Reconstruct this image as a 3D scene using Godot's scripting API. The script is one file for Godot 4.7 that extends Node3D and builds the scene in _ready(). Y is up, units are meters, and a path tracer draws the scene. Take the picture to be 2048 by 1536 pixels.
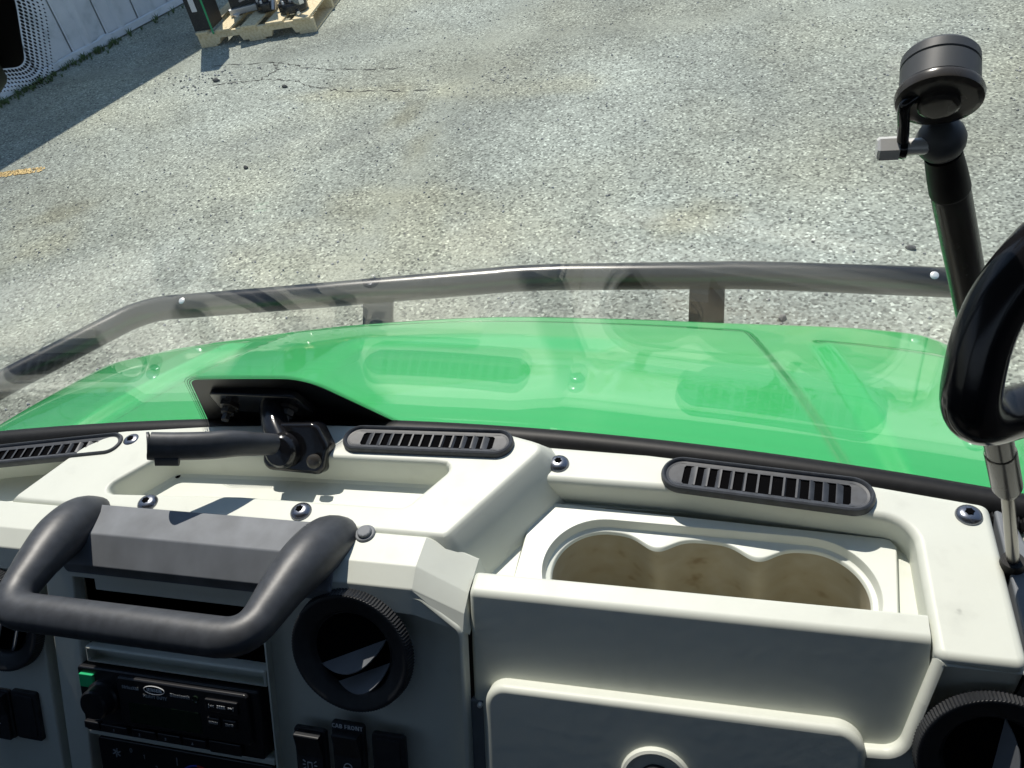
extends Node3D
# View out of the cab of a small green utility truck onto an asphalt yard.
# Vehicle axes: forward is -Z, right is +X. Ground is y = 0.

const DECK := 1.47          # height of the dashboard deck
const XC := -0.43           # vehicle centre line
var M := {}

# ------------------------------------------------------------------ geometry helper
class Geo:
	var v := PackedVector3Array()
	var t := PackedInt32Array()

	func tri(a: Vector3, b: Vector3, c: Vector3) -> void:
		var n := v.size()
		v.append(a); v.append(b); v.append(c)
		t.append(n); t.append(n + 1); t.append(n + 2)

	func quad(a: Vector3, b: Vector3, c: Vector3, d: Vector3) -> void:
		tri(a, b, c)
		tri(a, c, d)

	func cap(ring: PackedVector3Array, flip: bool) -> void:
		# flat cap; the ring is projected on its own plane and triangulated
		var n := Vector3.ZERO
		for i in ring.size():
			n += ring[i].cross(ring[(i + 1) % ring.size()])
		if n.length() < 1e-12:
			return
		n = n.normalized()
		var ux := n.cross(Vector3(0.31, 0.77, 0.56)).normalized()
		var uy := n.cross(ux)
		var flat := PackedVector2Array()
		for p in ring:
			flat.append(Vector2(p.dot(ux), p.dot(uy)))
		var idx := Geometry2D.triangulate_polygon(flat)
		for k in range(0, idx.size(), 3):
			var a := ring[idx[k]]
			var b := ring[idx[k + 1]]
			var c := ring[idx[k + 2]]
			var up := (b - a).cross(c - a).dot(n) > 0.0
			if up != flip:
				tri(a, c, b)
			else:
				tri(a, b, c)

	func loft(rings: Array, cap_first := true, cap_last := true, closed := true) -> void:
		for r in rings.size() - 1:
			var p: PackedVector3Array = rings[r]
			var q: PackedVector3Array = rings[r + 1]
			var n := p.size()
			for i in (n if closed else n - 1):
				var j := (i + 1) % n
				quad(p[i], p[j], q[j], q[i])
		if cap_first:
			cap(rings[0], false)
		if cap_last:
			cap(rings[-1], true)

	func plate(outline: PackedVector2Array, xf: Transform3D, depth: float, top_r: float, bottom_r := 0.0, segs := 4) -> void:
		# outline lies in the local xy plane, top face at local z = 0, solid down to -depth
		var rings := []
		if bottom_r > 0.0:
			for k in segs + 1:
				var a := PI / 2 * k / segs
				rings.append(place(inset(outline, bottom_r * (1.0 - sin(a))), xf, -depth + bottom_r * (1.0 - cos(a))))
		else:
			rings.append(place(outline, xf, -depth))
		if top_r > 0.0:
			for k in segs + 1:
				var a := PI / 2 * k / segs
				rings.append(place(inset(outline, top_r * (1.0 - cos(a))), xf, -top_r * (1.0 - sin(a))))
		else:
			rings.append(place(outline, xf, 0.0))
		loft(rings)

	static func place(o: PackedVector2Array, xf: Transform3D, z: float) -> PackedVector3Array:
		var r := PackedVector3Array()
		for p in o:
			r.append(xf * Vector3(p.x, p.y, z))
		return r

	static func inset(o: PackedVector2Array, d: float) -> PackedVector2Array:
		if absf(d) < 1e-7:
			return o
		var area := 0.0
		for i in o.size():
			area += o[i].cross(o[(i + 1) % o.size()])
		var s := 1.0 if area > 0.0 else -1.0
		var r := PackedVector2Array()
		for i in o.size():
			var a := (o[i] - o[i - 1 if i > 0 else o.size() - 1]).normalized()
			var b := (o[(i + 1) % o.size()] - o[i]).normalized()
			var na := Vector2(-a.y, a.x) * s
			var nb := Vector2(-b.y, b.x) * s
			var m := (na + nb)
			m = m.normalized() / maxf(0.45, sqrt((1.0 + na.dot(nb)) / 2.0))
			r.append(o[i] + m * d)
		return r

	func box(c: Vector3, s: Vector3, basis := Basis.IDENTITY, r := 0.0) -> void:
		var o := Geo.rect(-s.x / 2, -s.y / 2, s.x / 2, s.y / 2)
		plate(o, Transform3D(basis, c + basis.z * s.z / 2), s.z, r, r, 2)

	static func rect(x0: float, y0: float, x1: float, y1: float, r := 0.0, n := 5) -> PackedVector2Array:
		return Geo.rounded([Vector2(x0, y0), Vector2(x1, y0), Vector2(x1, y1), Vector2(x0, y1)], [r], n)

	static func rounded(pts: Array, radii: Array, n := 5) -> PackedVector2Array:
		var out := PackedVector2Array()
		var c := pts.size()
		for i in c:
			var r: float = radii[i % radii.size()]
			var p: Vector2 = pts[i]
			if r <= 0.0:
				out.append(p)
				continue
			var a: Vector2 = (pts[(i + c - 1) % c] - p).normalized()
			var b: Vector2 = (pts[(i + 1) % c] - p).normalized()
			var half := acos(clampf(a.dot(b), -1.0, 1.0)) / 2.0
			var d := r / tan(half)
			var mid := p + (a + b).normalized() * (r / sin(half))
			var s := p + a * d - mid
			var e := p + b * d - mid
			var sweep := wrapf(e.angle() - s.angle(), -PI, PI)
			for k in n + 1:
				out.append(mid + s.rotated(sweep * k / n))
		return out

	static func circle(r: float, n: int, c := Vector2.ZERO) -> PackedVector2Array:
		var o := PackedVector2Array()
		for i in n:
			o.append(c + Vector2(cos(TAU * i / n), sin(TAU * i / n)) * r)
		return o

	static func obround(l: float, w: float, n := 10) -> PackedVector2Array:
		return Geo.rect(-l / 2, -w / 2, l / 2, w / 2, w / 2 - 1e-4, n)

	func lathe(profile: Array, xf: Transform3D, n := 32) -> void:
		# profile of Vector2(radius, height along local z); ends close with caps
		var rings := []
		for p in profile:
			rings.append(Geo.place(Geo.circle(maxf(p.x, 1e-5), n), xf, p.y))
		loft(rings)

	func tube(path: Array, radii: Array, n := 16, flat := 1.0, side := Vector3.ZERO) -> void:
		# flat < 1 squeezes the section along "side"
		var rings := []
		var c := path.size()
		var ref: Vector3 = side if side != Vector3.ZERO else Vector3(0.3, 0.9, 0.2)
		var prev := Vector3.ZERO
		for i in c:
			var d: Vector3 = (path[mini(i + 1, c - 1)] - path[maxi(i - 1, 0)]).normalized()
			if i == 0 or side != Vector3.ZERO:
				prev = (ref - d * ref.dot(d)).normalized()
			else:
				prev = (prev - d * prev.dot(d)).normalized()
			var q := d.cross(prev)
			var ring := PackedVector3Array()
			var r: float = radii[i % radii.size()]
			for k in n:
				var a := TAU * k / n
				ring.append(path[i] + (prev * cos(a) * flat + q * sin(a)) * r)
			rings.append(ring)
		loft(rings)

	static func smooth_path(pts: Array, per := 8) -> Array:
		var out := []
		var c := pts.size()
		for i in c - 1:
			var a: Vector3 = pts[maxi(i - 1, 0)]
			var b: Vector3 = pts[i]
			var d: Vector3 = pts[i + 1]
			var e: Vector3 = pts[mini(i + 2, c - 1)]
			for k in per:
				out.append(b.cubic_interpolate(d, a, e, float(k) / per))
		out.append(pts[-1])
		return out

	static func bent_path(pts: Array, r: float, n := 8) -> Array:
		# straight runs joined by round bends
		var out := [pts[0]]
		for i in range(1, pts.size() - 1):
			var p: Vector3 = pts[i]
			var a: Vector3 = pts[i - 1] - p
			var b: Vector3 = pts[i + 1] - p
			var d := minf(r, minf(a.length(), b.length()) * 0.48)
			var s := p + a.normalized() * d
			var e := p + b.normalized() * d
			for k in n + 1:
				var f := float(k) / n
				out.append(s.lerp(p, f).lerp(p.lerp(e, f), f))
		out.append(pts[-1])
		return out

	func mesh(crease := 38.0, closed := true, uv_box := 0.0) -> ArrayMesh:
		var nt := t.size() / 3
		var ids := PackedInt32Array()
		ids.resize(v.size())
		var seen := {}
		var pos := PackedVector3Array()
		for i in v.size():
			var key := Vector3i((v[i] * 50000.0).round())
			if seen.has(key):
				ids[i] = seen[key]
			else:
				ids[i] = pos.size()
				seen[key] = pos.size()
				pos.append(v[i])
		var vol := 0.0
		for k in nt:
			vol += v[t[k * 3]].dot(v[t[k * 3 + 2]].cross(v[t[k * 3 + 1]]))
		var flip := closed and vol < 0.0
		var fn := PackedVector3Array()
		var near := []
		near.resize(pos.size())
		var keep := PackedInt32Array()
		for k in nt:
			var a := ids[t[k * 3]]
			var b := ids[t[k * 3 + 1]]
			var c := ids[t[k * 3 + 2]]
			if a == b or b == c or a == c:
				continue
			if flip:
				var h := b
				b = c
				c = h
			var n := (pos[c] - pos[a]).cross(pos[b] - pos[a])
			if n.length_squared() < 1e-22:
				continue
			var f := fn.size()
			fn.append(n)
			keep.append(a); keep.append(b); keep.append(c)
			for p in [a, b, c]:
				if near[p] == null:
					near[p] = PackedInt32Array()
				near[p].append(f)
		var unit := PackedVector3Array()
		for n in fn:
			unit.append(n.normalized())
		var lim := cos(deg_to_rad(crease))
		var ov := PackedVector3Array()
		var on := PackedVector3Array()
		for k in keep.size():
			var f := k / 3
			var s := Vector3.ZERO
			for g in near[keep[k]]:
				if unit[g].dot(unit[f]) > lim:
					s += fn[g]
			ov.append(pos[keep[k]])
			on.append(s.normalized() if s.length_squared() > 1e-30 else unit[f])
		var arr := []
		arr.resize(Mesh.ARRAY_MAX)
		arr[Mesh.ARRAY_VERTEX] = ov
		arr[Mesh.ARRAY_NORMAL] = on
		var m := ArrayMesh.new()
		m.add_surface_from_arrays(Mesh.PRIMITIVE_TRIANGLES, arr)
		return m

# ------------------------------------------------------------------ nodes
func add(called: String, m: Mesh, mat: Material, parent: Node = self) -> MeshInstance3D:
	var o := MeshInstance3D.new()
	o.name = called
	o.mesh = m
	o.material_override = null
	for i in m.get_surface_count():
		o.set_surface_override_material(i, mat)
	parent.add_child(o, true)
	return o

func put(called: String, g: Geo, mat: Material, parent: Node = self, crease := 38.0) -> MeshInstance3D:
	return add(called, g.mesh(crease), mat, parent)

func thing(called: String, label: String, category: String, at := Vector3.ZERO, basis := Basis.IDENTITY, group := "") -> Node3D:
	var o := Node3D.new()
	o.name = called
	o.transform = Transform3D(basis, at)
	add_child(o, true)
	tag(o, label, category, group)
	return o

func tag(o: Node, label: String, category: String, group := "") -> void:
	o.set_meta("label", label)
	o.set_meta("category", category)
	if group:
		o.set_meta("group", group)

# ------------------------------------------------------------------ materials
func lin(r: float, g: float, b: float) -> Color:
	return Color(r, g, b).linear_to_srgb()

func noise_tex(size: int, freq: float, kind: int, seed_: int, ramp: Gradient, oct := 3, ret := FastNoiseLite.RETURN_CELL_VALUE) -> NoiseTexture2D:
	var n := FastNoiseLite.new()
	n.noise_type = kind
	n.frequency = freq
	n.seed = seed_
	n.fractal_octaves = oct
	n.fractal_type = FastNoiseLite.FRACTAL_NONE if oct == 0 else FastNoiseLite.FRACTAL_FBM
	n.cellular_return_type = ret
	var t := NoiseTexture2D.new()
	t.width = size
	t.height = size
	t.seamless = true
	t.normalize = true
	t.noise = n
	t.color_ramp = ramp
	t.generate_mipmaps = false
	return t

func ramp(stops: Array) -> Gradient:
	var g := Gradient.new()
	var o := PackedFloat32Array()
	var c := PackedColorArray()
	for s in stops:
		o.append(s[0])
		c.append(s[1])
	g.offsets = o
	g.colors = c
	return g

func grey(v: float) -> Color:
	return Color(v, v, v)

func mat(called: String, c: Color, rough: float, metal := 0.0, spec := 0.5) -> StandardMaterial3D:
	var m := StandardMaterial3D.new()
	m.resource_name = called
	m.albedo_color = c
	m.roughness = rough
	m.metallic = metal
	m.metallic_specular = spec
	M[called] = m
	return m

func triplanar(m: StandardMaterial3D, per_metre: float, world := true) -> void:
	m.uv1_triplanar = true
	m.uv1_world_triplanar = world
	m.uv1_scale = Vector3.ONE * per_metre

func make_materials() -> void:
	var grain := noise_tex(512, 0.06, FastNoiseLite.TYPE_CELLULAR, 5, ramp([[0.0, grey(0.0)], [1.0, grey(1.0)]]), 2, FastNoiseLite.RETURN_DISTANCE)
	var smudge := noise_tex(512, 0.012, FastNoiseLite.TYPE_SIMPLEX_SMOOTH, 9, ramp([[0.0, grey(0.80)], [0.07, grey(0.955)], [0.3, grey(0.985)], [1.0, grey(1.0)]]), 5)
	var dusty := noise_tex(512, 0.02, FastNoiseLite.TYPE_SIMPLEX_SMOOTH, 21, ramp([[0.0, grey(0.72)], [0.5, grey(0.86)], [1.0, grey(1.0)]]), 5)
	var scuffed := noise_tex(512, 0.009, FastNoiseLite.TYPE_SIMPLEX_SMOOTH, 25, ramp([[0.0, grey(0.80)], [0.5, grey(0.90)], [1.0, grey(1.0)]]), 6)
	var rough := noise_tex(256, 0.03, FastNoiseLite.TYPE_SIMPLEX_SMOOTH, 33, ramp([[0.0, grey(0.7)], [1.0, grey(1.0)]]), 4)

	var m := mat("beige_plastic", lin(0.65, 0.672, 0.598), 0.5)
	m.albedo_texture = smudge
	m.heightmap_enabled = true
	m.heightmap_texture = grain
	m.heightmap_scale = 0.006
	triplanar(m, 3.0)
	m = mat("cream_plastic", lin(0.71, 0.735, 0.665), 0.42)
	m.albedo_texture = smudge
	triplanar(m, 4.0)
	m = mat("grimy_shaded_plastic", lin(0.36, 0.33, 0.255), 0.6)  # brown residue, plus darkening for the shade inside the cup wells
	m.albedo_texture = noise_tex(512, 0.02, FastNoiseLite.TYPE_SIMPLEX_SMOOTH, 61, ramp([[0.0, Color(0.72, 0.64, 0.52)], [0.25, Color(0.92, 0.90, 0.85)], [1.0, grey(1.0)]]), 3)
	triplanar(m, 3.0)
	m = mat("black_plastic", lin(0.022, 0.024, 0.028), 0.48)
	m.albedo_texture = dusty
	m.heightmap_enabled = true
	m.heightmap_texture = grain
	m.heightmap_scale = 0.004
	triplanar(m, 8.0)
	m = mat("worn_plastic", lin(0.19, 0.205, 0.225), 0.62)
	m.albedo_texture = scuffed
	triplanar(m, 5.0)
	m = mat("handle_plastic", lin(0.06, 0.065, 0.075), 0.45)
	m.albedo_texture = dusty
	m.heightmap_enabled = true
	m.heightmap_texture = grain
	m.heightmap_scale = 0.005
	triplanar(m, 7.0)
	m = mat("grey_vent", lin(0.055, 0.062, 0.075), 0.5)
	m.albedo_texture = dusty
	triplanar(m, 9.0)
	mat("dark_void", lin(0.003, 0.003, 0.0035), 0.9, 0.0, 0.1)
	m = mat("rubber", lin(0.012, 0.012, 0.013), 0.5, 0.0, 0.35)
	m.albedo_texture = dusty
	triplanar(m, 10.0)
	mat("gloss_black", lin(0.012, 0.012, 0.014), 0.16)
	m = mat("strut_paint", lin(0.055, 0.050, 0.044), 0.3)
	m.roughness_texture = rough
	triplanar(m, 8.0)
	mat("rod_steel", lin(0.32, 0.31, 0.29), 0.3, 0.9)
	mat("puck_rubber", lin(0.07, 0.075, 0.08), 0.5)
	mat("zinc", lin(0.75, 0.75, 0.73), 0.4, 0.35)
	mat("screw_metal", lin(0.22, 0.23, 0.26), 0.25, 0.9)
	m = mat("guard_paint", lin(0.011, 0.012, 0.014), 0.27, 0.0, 0.5)
	triplanar(m, 3.0)
	m = mat("green_paint", lin(0.032, 0.45, 0.105), 0.35)
	m.clearcoat_enabled = true
	m.clearcoat = 1.0
	m.clearcoat_roughness = 0.03
	m = mat("frit", lin(0.006, 0.006, 0.007), 0.4)
	m = mat("glass", Color(0.80, 0.86, 0.82, 0.02), 0.0)
	m.transparency = BaseMaterial3D.TRANSPARENCY_ALPHA
	m = mat("dimming_glass", Color(0.02, 0.022, 0.022, 0.18), 0.02)
	m.transparency = BaseMaterial3D.TRANSPARENCY_ALPHA
	mat("print_white", lin(0.62, 0.64, 0.66), 0.6)
	mat("print_dim", lin(0.30, 0.32, 0.34), 0.6)
	mat("print_blue", lin(0.03, 0.06, 0.55), 0.5)
	mat("print_red", lin(0.5, 0.03, 0.02), 0.5)
	mat("key_green", lin(0.02, 0.42, 0.17), 0.35)
	mat("lcd", lin(0.012, 0.022, 0.014), 0.12)
	mat("radio_black", lin(0.014, 0.014, 0.016), 0.3)
	m = mat("cab_lining", lin(0.035, 0.035, 0.036), 0.8)
	m = mat("cab_floor", lin(0.04, 0.04, 0.04), 0.9)

	# yard
	m = mat("asphalt", Color.WHITE, 0.9)
	m.vertex_color_use_as_albedo = true
	m.albedo_texture = noise_tex(2048, 0.19, FastNoiseLite.TYPE_CELLULAR, 3, ramp([[0.0, grey(0.42)], [0.15, grey(0.58)], [0.5, grey(0.68)], [0.8, grey(0.735)], [0.93, grey(0.80)], [1.0, grey(0.95)]]), 0)
	m.heightmap_enabled = true
	m.heightmap_texture = noise_tex(2048, 0.11, FastNoiseLite.TYPE_CELLULAR, 4, ramp([[0.0, grey(1.0)], [1.0, grey(0.0)]]), 2, FastNoiseLite.RETURN_DISTANCE)
	m.heightmap_scale = 0.28
	triplanar(m, 0.25)
	mat("crack", lin(0.07, 0.066, 0.06), 0.95)
	m = mat("yellow_paint", lin(0.72, 0.52, 0.22), 0.8)
	m = mat("stone_light", Color.WHITE, 0.9)
	m.vertex_color_use_as_albedo = true
	m = mat("wall_metal", lin(0.78, 0.80, 0.81), 0.45)
	m.albedo_texture = noise_tex(512, 0.01, FastNoiseLite.TYPE_SIMPLEX_SMOOTH, 41, ramp([[0.0, Color(0.82, 0.84, 0.84)], [0.4, Color(0.95, 0.96, 0.96)], [1.0, grey(1.0)]]), 5)
	triplanar(m, 0.8)
	mat("roof_metal", lin(0.35, 0.37, 0.4), 0.5)
	m = mat("pallet_wood", lin(0.80, 0.69, 0.45), 0.8)
	m.albedo_texture = noise_tex(512, 0.03, FastNoiseLite.TYPE_SIMPLEX_SMOOTH, 51, ramp([[0.0, Color(0.84, 0.80, 0.74)], [0.5, Color(0.95, 0.94, 0.92)], [1.0, grey(1.0)]]), 4)
	triplanar(m, 2.0, false)
	mat("carton_black", lin(0.015, 0.015, 0.017), 0.6)
	mat("strap_green", lin(0.02, 0.33, 0.13), 0.4)
	mat("label_white", lin(0.7, 0.7, 0.68), 0.6)
	mat("chrome", lin(0.8, 0.8, 0.82), 0.12, 1.0)
	mat("silver_paint", lin(0.45, 0.46, 0.47), 0.35, 0.6)
	mat("bark", lin(0.09, 0.07, 0.05), 0.9)
	m = mat("leaf", lin(0.045, 0.10, 0.025), 0.6)
	m.backlight_enabled = true
	m.backlight = Color(0.12, 0.25, 0.04)
	m = mat("weed", lin(0.06, 0.11, 0.03), 0.7)
	m.backlight_enabled = true
	m.backlight = Color(0.1, 0.2, 0.03)

# ------------------------------------------------------------------ surfaces of the truck
func glass_base(x: float) -> float:
	return -(0.522 - 0.19 * (x + 0.3) * (x + 0.3))

func glass_at(x: float, y: float, off := 0.0) -> Vector3:
	# off > 0 moves towards the cab
	return Vector3(x, y - off * 0.326, glass_base(x) + (y - DECK) * tan(deg_to_rad(19.0)) + off * 0.945)

func plan(y: float) -> Transform3D:      # local x = world x, local y = -z, local z = up
	return Transform3D(Basis(Vector3.RIGHT, Vector3.FORWARD, Vector3.UP), Vector3(0, y, 0))

func slope(y0: float, z0: float, lift := 0.0) -> Transform3D:   # local x = world x, local y = up the slope, local z = out of the face
	var up := Vector3(0, 0.8660254, -0.5)
	var n := Vector3(0, 0.5, 0.8660254)
	return Transform3D(Basis(Vector3.RIGHT, up, n), Vector3(0, y0, z0) + n * lift)

func pz(x: float, z: float) -> Vector2:
	return Vector2(x, -z)

func by_angle(o: PackedVector2Array, c: Vector2, n: int) -> PackedVector2Array:
	var out := PackedVector2Array()
	for i in n:
		var d := Vector2.from_angle(TAU * i / n)
		var best := 0.0
		for k in o.size():
			var a := o[k] - c
			var b := o[(k + 1) % o.size()] - c
			var e := b - a
			var den := d.cross(e)
			if absf(den) < 1e-12:
				continue
			var s := a.cross(e) / den
			var u := a.cross(d) / den
			if s > 0.0 and u >= -1e-6 and u <= 1.000001:
				best = maxf(best, s)
		out.append(c + d * best)
	return out

# ------------------------------------------------------------------ build
func _ready() -> void:
	set_view()
	make_materials()
	build_yard()
	build_building()
	build_pallet()
	build_trees()
	build_hood()
	build_guard()
	build_cab()
	build_windshield()
	build_dashboard()
	build_cup_holder()
	build_vents()
	build_round_vents()
	build_dash_handle()
	build_radio()
	build_switches()
	build_latch()
	build_strut()
	build_grab_bar()

func set_view() -> void:
	var cam := Camera3D.new()
	cam.name = "camera"
	cam.fov = 49.73
	cam.near = 0.02
	cam.far = 300.0
	cam.transform = Transform3D(Basis(Vector3(0.962, -0.162, -0.221), Vector3(-0.029, 0.741, -0.670), Vector3(0.272, 0.651, 0.708)).orthonormalized(), Vector3(0, 2.0, 0))
	add_child(cam)
	cam.current = true

	var sky := ProceduralSkyMaterial.new()
	sky.sky_top_color = Color(0.46, 0.58, 0.74)
	sky.sky_horizon_color = Color(0.82, 0.85, 0.86)
	sky.sky_curve = 0.14
	sky.ground_bottom_color = Color(0.30, 0.30, 0.28)
	sky.ground_horizon_color = Color(0.55, 0.57, 0.56)
	sky.energy_multiplier = 0.9
	var env := Environment.new()
	env.background_mode = Environment.BG_SKY
	env.sky = Sky.new()
	env.sky.sky_material = sky
	env.tonemap_mode = Environment.TONE_MAPPER_LINEAR
	env.tonemap_exposure = 1.25
	env.sdfgi_enabled = true
	env.ssao_enabled = true
	env.ssil_enabled = true
	var we := WorldEnvironment.new()
	we.name = "environment"
	we.environment = env
	add_child(we)

	# high sun ahead and to the left of the truck
	var sun := DirectionalLight3D.new()
	sun.name = "sun"
	sun.light_energy = 1.35
	sun.light_color = Color(1.0, 0.975, 0.93)
	sun.light_angular_distance = 0.5
	sun.shadow_enabled = true
	var el := deg_to_rad(57.0)
	var az := deg_to_rad(-29.0)
	var to_sun := Vector3(sin(az) * cos(el), sin(el), -cos(az) * cos(el))
	sun.basis = Basis.looking_at(-to_sun, Vector3.UP)
	add_child(sun)

func build_yard() -> void:
	# one sheet to the horizon, finer where the camera looks
	var xs := PackedFloat32Array()
	var zs := PackedFloat32Array()
	for e in [-120.0, -60.0, -30.0, -16.0, -10.0]:
		xs.append(e)
	var c := -8.0
	while c < 5.0:
		xs.append(c)
		c += 0.05
	for e in [6.0, 9.0, 16.0, 30.0, 60.0, 120.0]:
		xs.append(e)
	for e in [-120.0, -60.0, -30.0, -18.0, -13.0]:
		zs.append(e)
	c = -11.0
	while c < -0.5:
		zs.append(c)
		c += 0.05
	for e in [0.0, 2.0, 5.0, 12.0, 30.0, 60.0]:
		zs.append(e)
	var wide := FastNoiseLite.new()
	wide.seed = 11
	wide.frequency = 0.45
	wide.fractal_octaves = 4
	var fine := FastNoiseLite.new()
	fine.seed = 12
	fine.frequency = 2.2
	fine.fractal_octaves = 4
	var streak := FastNoiseLite.new()
	streak.seed = 13
	streak.frequency = 1.1
	streak.fractal_octaves = 3
	# dirt and stains lying on the asphalt: x, z, reach along x and z, strength, brown share
	var stains := [[-2.23, -4.95, 0.16, 0.22, -0.14, 1.0], [-2.07, -4.6, 0.12, 0.24, -0.18, 1.0], [-1.85, -4.15, 0.10, 0.32, -0.15, 0.8], [-2.6, -5.0, 0.5, 0.12, 0.16, 0.8], [-1.9, -4.95, 0.3, 0.15, 0.18, 0.8], [-1.2, -4.9, 0.5, 0.15, 0.13, 0.6],
		[-1.76, -3.56, 0.45, 0.22, 0.18, 0.85], [-1.9, -3.30, 0.5, 0.15, 0.12, 0.8], [-1.24, -3.12, 0.5, 0.35, 0.24, 0.7], [-2.2, -3.0, 0.5, 0.2, 0.14, 0.7], [-2.84, -4.36, 0.6, 0.3, -0.16, 0.0], [-2.2, -3.98, 0.4, 0.25, -0.13, 0.0],
		[-0.62, -3.27, 0.25, 0.3, -0.18, 0.2], [-2.0, -3.45, 0.2, 0.10, -0.22, 0.7], [-2.79, -3.47, 0.15, 0.2, -0.16, 0.2], [-0.26, -3.3, 0.2, 0.2, 0.0, 0.9], [-3.83, -3.15, 0.3, 0.3, 0.06, 0.8], [-3.9, -3.5, 0.25, 0.2, -0.10, 0.9]]
	var v := PackedVector3Array()
	var col := PackedColorArray()
	var nor := PackedVector3Array()
	for z in zs:
		for x in xs:
			v.append(Vector3(x, 0, z))
			nor.append(Vector3.UP)
			var a := wide.get_noise_2d(x, z)
			var b := fine.get_noise_2d(x, z)
			var s := streak.get_noise_2d(x * 0.5 + z * 0.2, z * 3.0)
			var k := 1.0 + 0.42 * a + 0.16 * b - 0.14 * maxf(0.0, s - 0.15)
			var brown := clampf(0.35 + 1.1 * wide.get_noise_2d(x + 40.0, z), 0.0, 1.0) * 0.5
			for q in stains:
				var d := Vector2((x - q[0]) / q[2], (z - q[1]) / q[3]).length() + b * 0.7
				var w := clampf(1.2 - d, 0.0, 1.0)
				k += q[4] * w
				brown = lerpf(brown, q[5], w * 0.7)
			var g := 0.66 * clampf(k, 0.45, 1.5)
			col.append(Color(g * (0.97 + 0.05 * brown), g * (1.065 - 0.05 * brown), g * (0.92 - 0.22 * brown)))
	var idx := PackedInt32Array()
	var w := xs.size()
	for j in zs.size() - 1:
		for i in w - 1:
			var p := j * w + i
			for n in [p, p + 1, p + w + 1, p, p + w + 1, p + w]:
				idx.append(n)
	var arr := []
	arr.resize(Mesh.ARRAY_MAX)
	arr[Mesh.ARRAY_VERTEX] = v
	arr[Mesh.ARRAY_NORMAL] = nor
	arr[Mesh.ARRAY_COLOR] = col
	arr[Mesh.ARRAY_INDEX] = idx
	var am := ArrayMesh.new()
	am.add_surface_from_arrays(Mesh.PRIMITIVE_TRIANGLES, arr)
	var gnd := add("ground", am, M.asphalt)
	gnd.set_meta("kind", "structure")

	# cracks: thin strips of open, dirt-filled joints
	var rng := RandomNumberGenerator.new()
	rng.seed = 7
	var lines := [[Vector2(-4.1, -5.75), Vector2(-3.55, -5.72), Vector2(-3.25, -5.58), Vector2(-2.9, -5.45), Vector2(-2.3, -5.38)],
		[Vector2(-3.85, -5.35), Vector2(-3.5, -5.38), Vector2(-3.2, -5.33), Vector2(-2.95, -5.15), Vector2(-2.55, -5.02), Vector2(-1.9, -4.95)], [Vector2(-3.55, -5.72), Vector2(-3.42, -5.55), Vector2(-3.5, -5.38)]]
	for l in lines:
		var g := Geo.new()
		var pts := []
		for i in l.size() - 1:
			for k in 12:
				pts.append(l[i].lerp(l[i + 1], k / 12.0) + Vector2(rng.randf_range(-1, 1), rng.randf_range(-1, 1)) * 0.018)
		for i in pts.size() - 1:
			var a: Vector2 = pts[i]
			var b: Vector2 = pts[i + 1]
			var n := (b - a).orthogonal().normalized()
			var w0 := 0.003 + 0.0028 * sin(i * 1.7)
			var w1 := 0.003 + 0.0028 * sin((i + 1) * 1.7)
			g.quad(Vector3(a.x + n.x * w0, 0.003, a.y + n.y * w0), Vector3(b.x + n.x * w1, 0.003, b.y + n.y * w1), Vector3(b.x - n.x * w1, 0.003, b.y - n.y * w1), Vector3(a.x - n.x * w0, 0.003, a.y - n.y * w0))
		var cm := put("crack", g, M.crack, gnd)
		cm.set_meta("label", "thin dark crack running across the asphalt")

	# worn yellow parking line, broken into flakes
	var pl := Geo.new()
	for i in 150:
		var f := i / 150.0
		var dens := 1.0 - f * 0.75
		for k in 5:
			if rng.randf() > dens * 0.85:
				continue
			var x := -5.1 + f * 0.62 + rng.randf_range(-0.01, 0.01)
			var z := -4.02 - 0.10 * f + (k - 2) * 0.015 + rng.randf_range(-0.006, 0.006)
			var r := rng.randf_range(0.006, 0.012)
			pl.cap(Geo.place(Geo.circle(r, 6, Vector2(x, -z)), plan(0.004), 0.0), true)
	var line := put("painted_line", pl, M.yellow_paint, gnd)
	line.set_meta("kind", "stuff")

	# loose grit
	var stone := Geo.new()
	var rs := []
	for k in 5:
		var hgt := -0.6 + 0.4 * k
		var rad := [0.55, 0.95, 1.0, 0.75, 0.3][k] as float
		var ring := PackedVector3Array()
		for i in 7:
			var a := TAU * i / 7.0
			ring.append(Vector3(cos(a) * rad * (1.0 + 0.2 * sin(i * 2.3 + k)), hgt * 0.75, sin(a) * rad * (0.85 + 0.2 * cos(i * 1.9))))
		rs.append(ring)
	stone.loft(rs)
	var smesh := stone.mesh(20.0)
	smesh.surface_set_material(0, M.stone_light)
	var mm := MultiMesh.new()
	mm.transform_format = MultiMesh.TRANSFORM_3D
	mm.use_colors = true
	mm.mesh = smesh
	mm.instance_count = 2600
	for i in 2600:
		var x := rng.randf_range(-5.4, 2.2)
		var z := rng.randf_range(-8.5, -1.6)
		if i < 60:
			x = -4.05 + rng.randfn() * 0.28
			z = -5.45 + rng.randfn() * 0.16
		elif i < 120:
			x = -1.55 + rng.randfn() * 0.2
			z = -5.0 + rng.randfn() * 0.35
		var s := rng.randf_range(0.003, 0.0075) * (1.5 if i < 60 else 1.0)
		mm.set_instance_transform(i, Transform3D(Basis.from_euler(Vector3(rng.randf() * 0.4, rng.randf() * TAU, rng.randf() * 0.4)).scaled(Vector3.ONE * s), Vector3(x, s * 0.35, z)))
		var q := rng.randf_range(0.16, 0.5)
		mm.set_instance_color(i, Color(q, q * 0.99, q * 0.93))
	var mi := MultiMeshInstance3D.new()
	mi.name = "gravel"
	mi.multimesh = mm
	add_child(mi)
	mi.set_meta("kind", "stuff")
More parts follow.
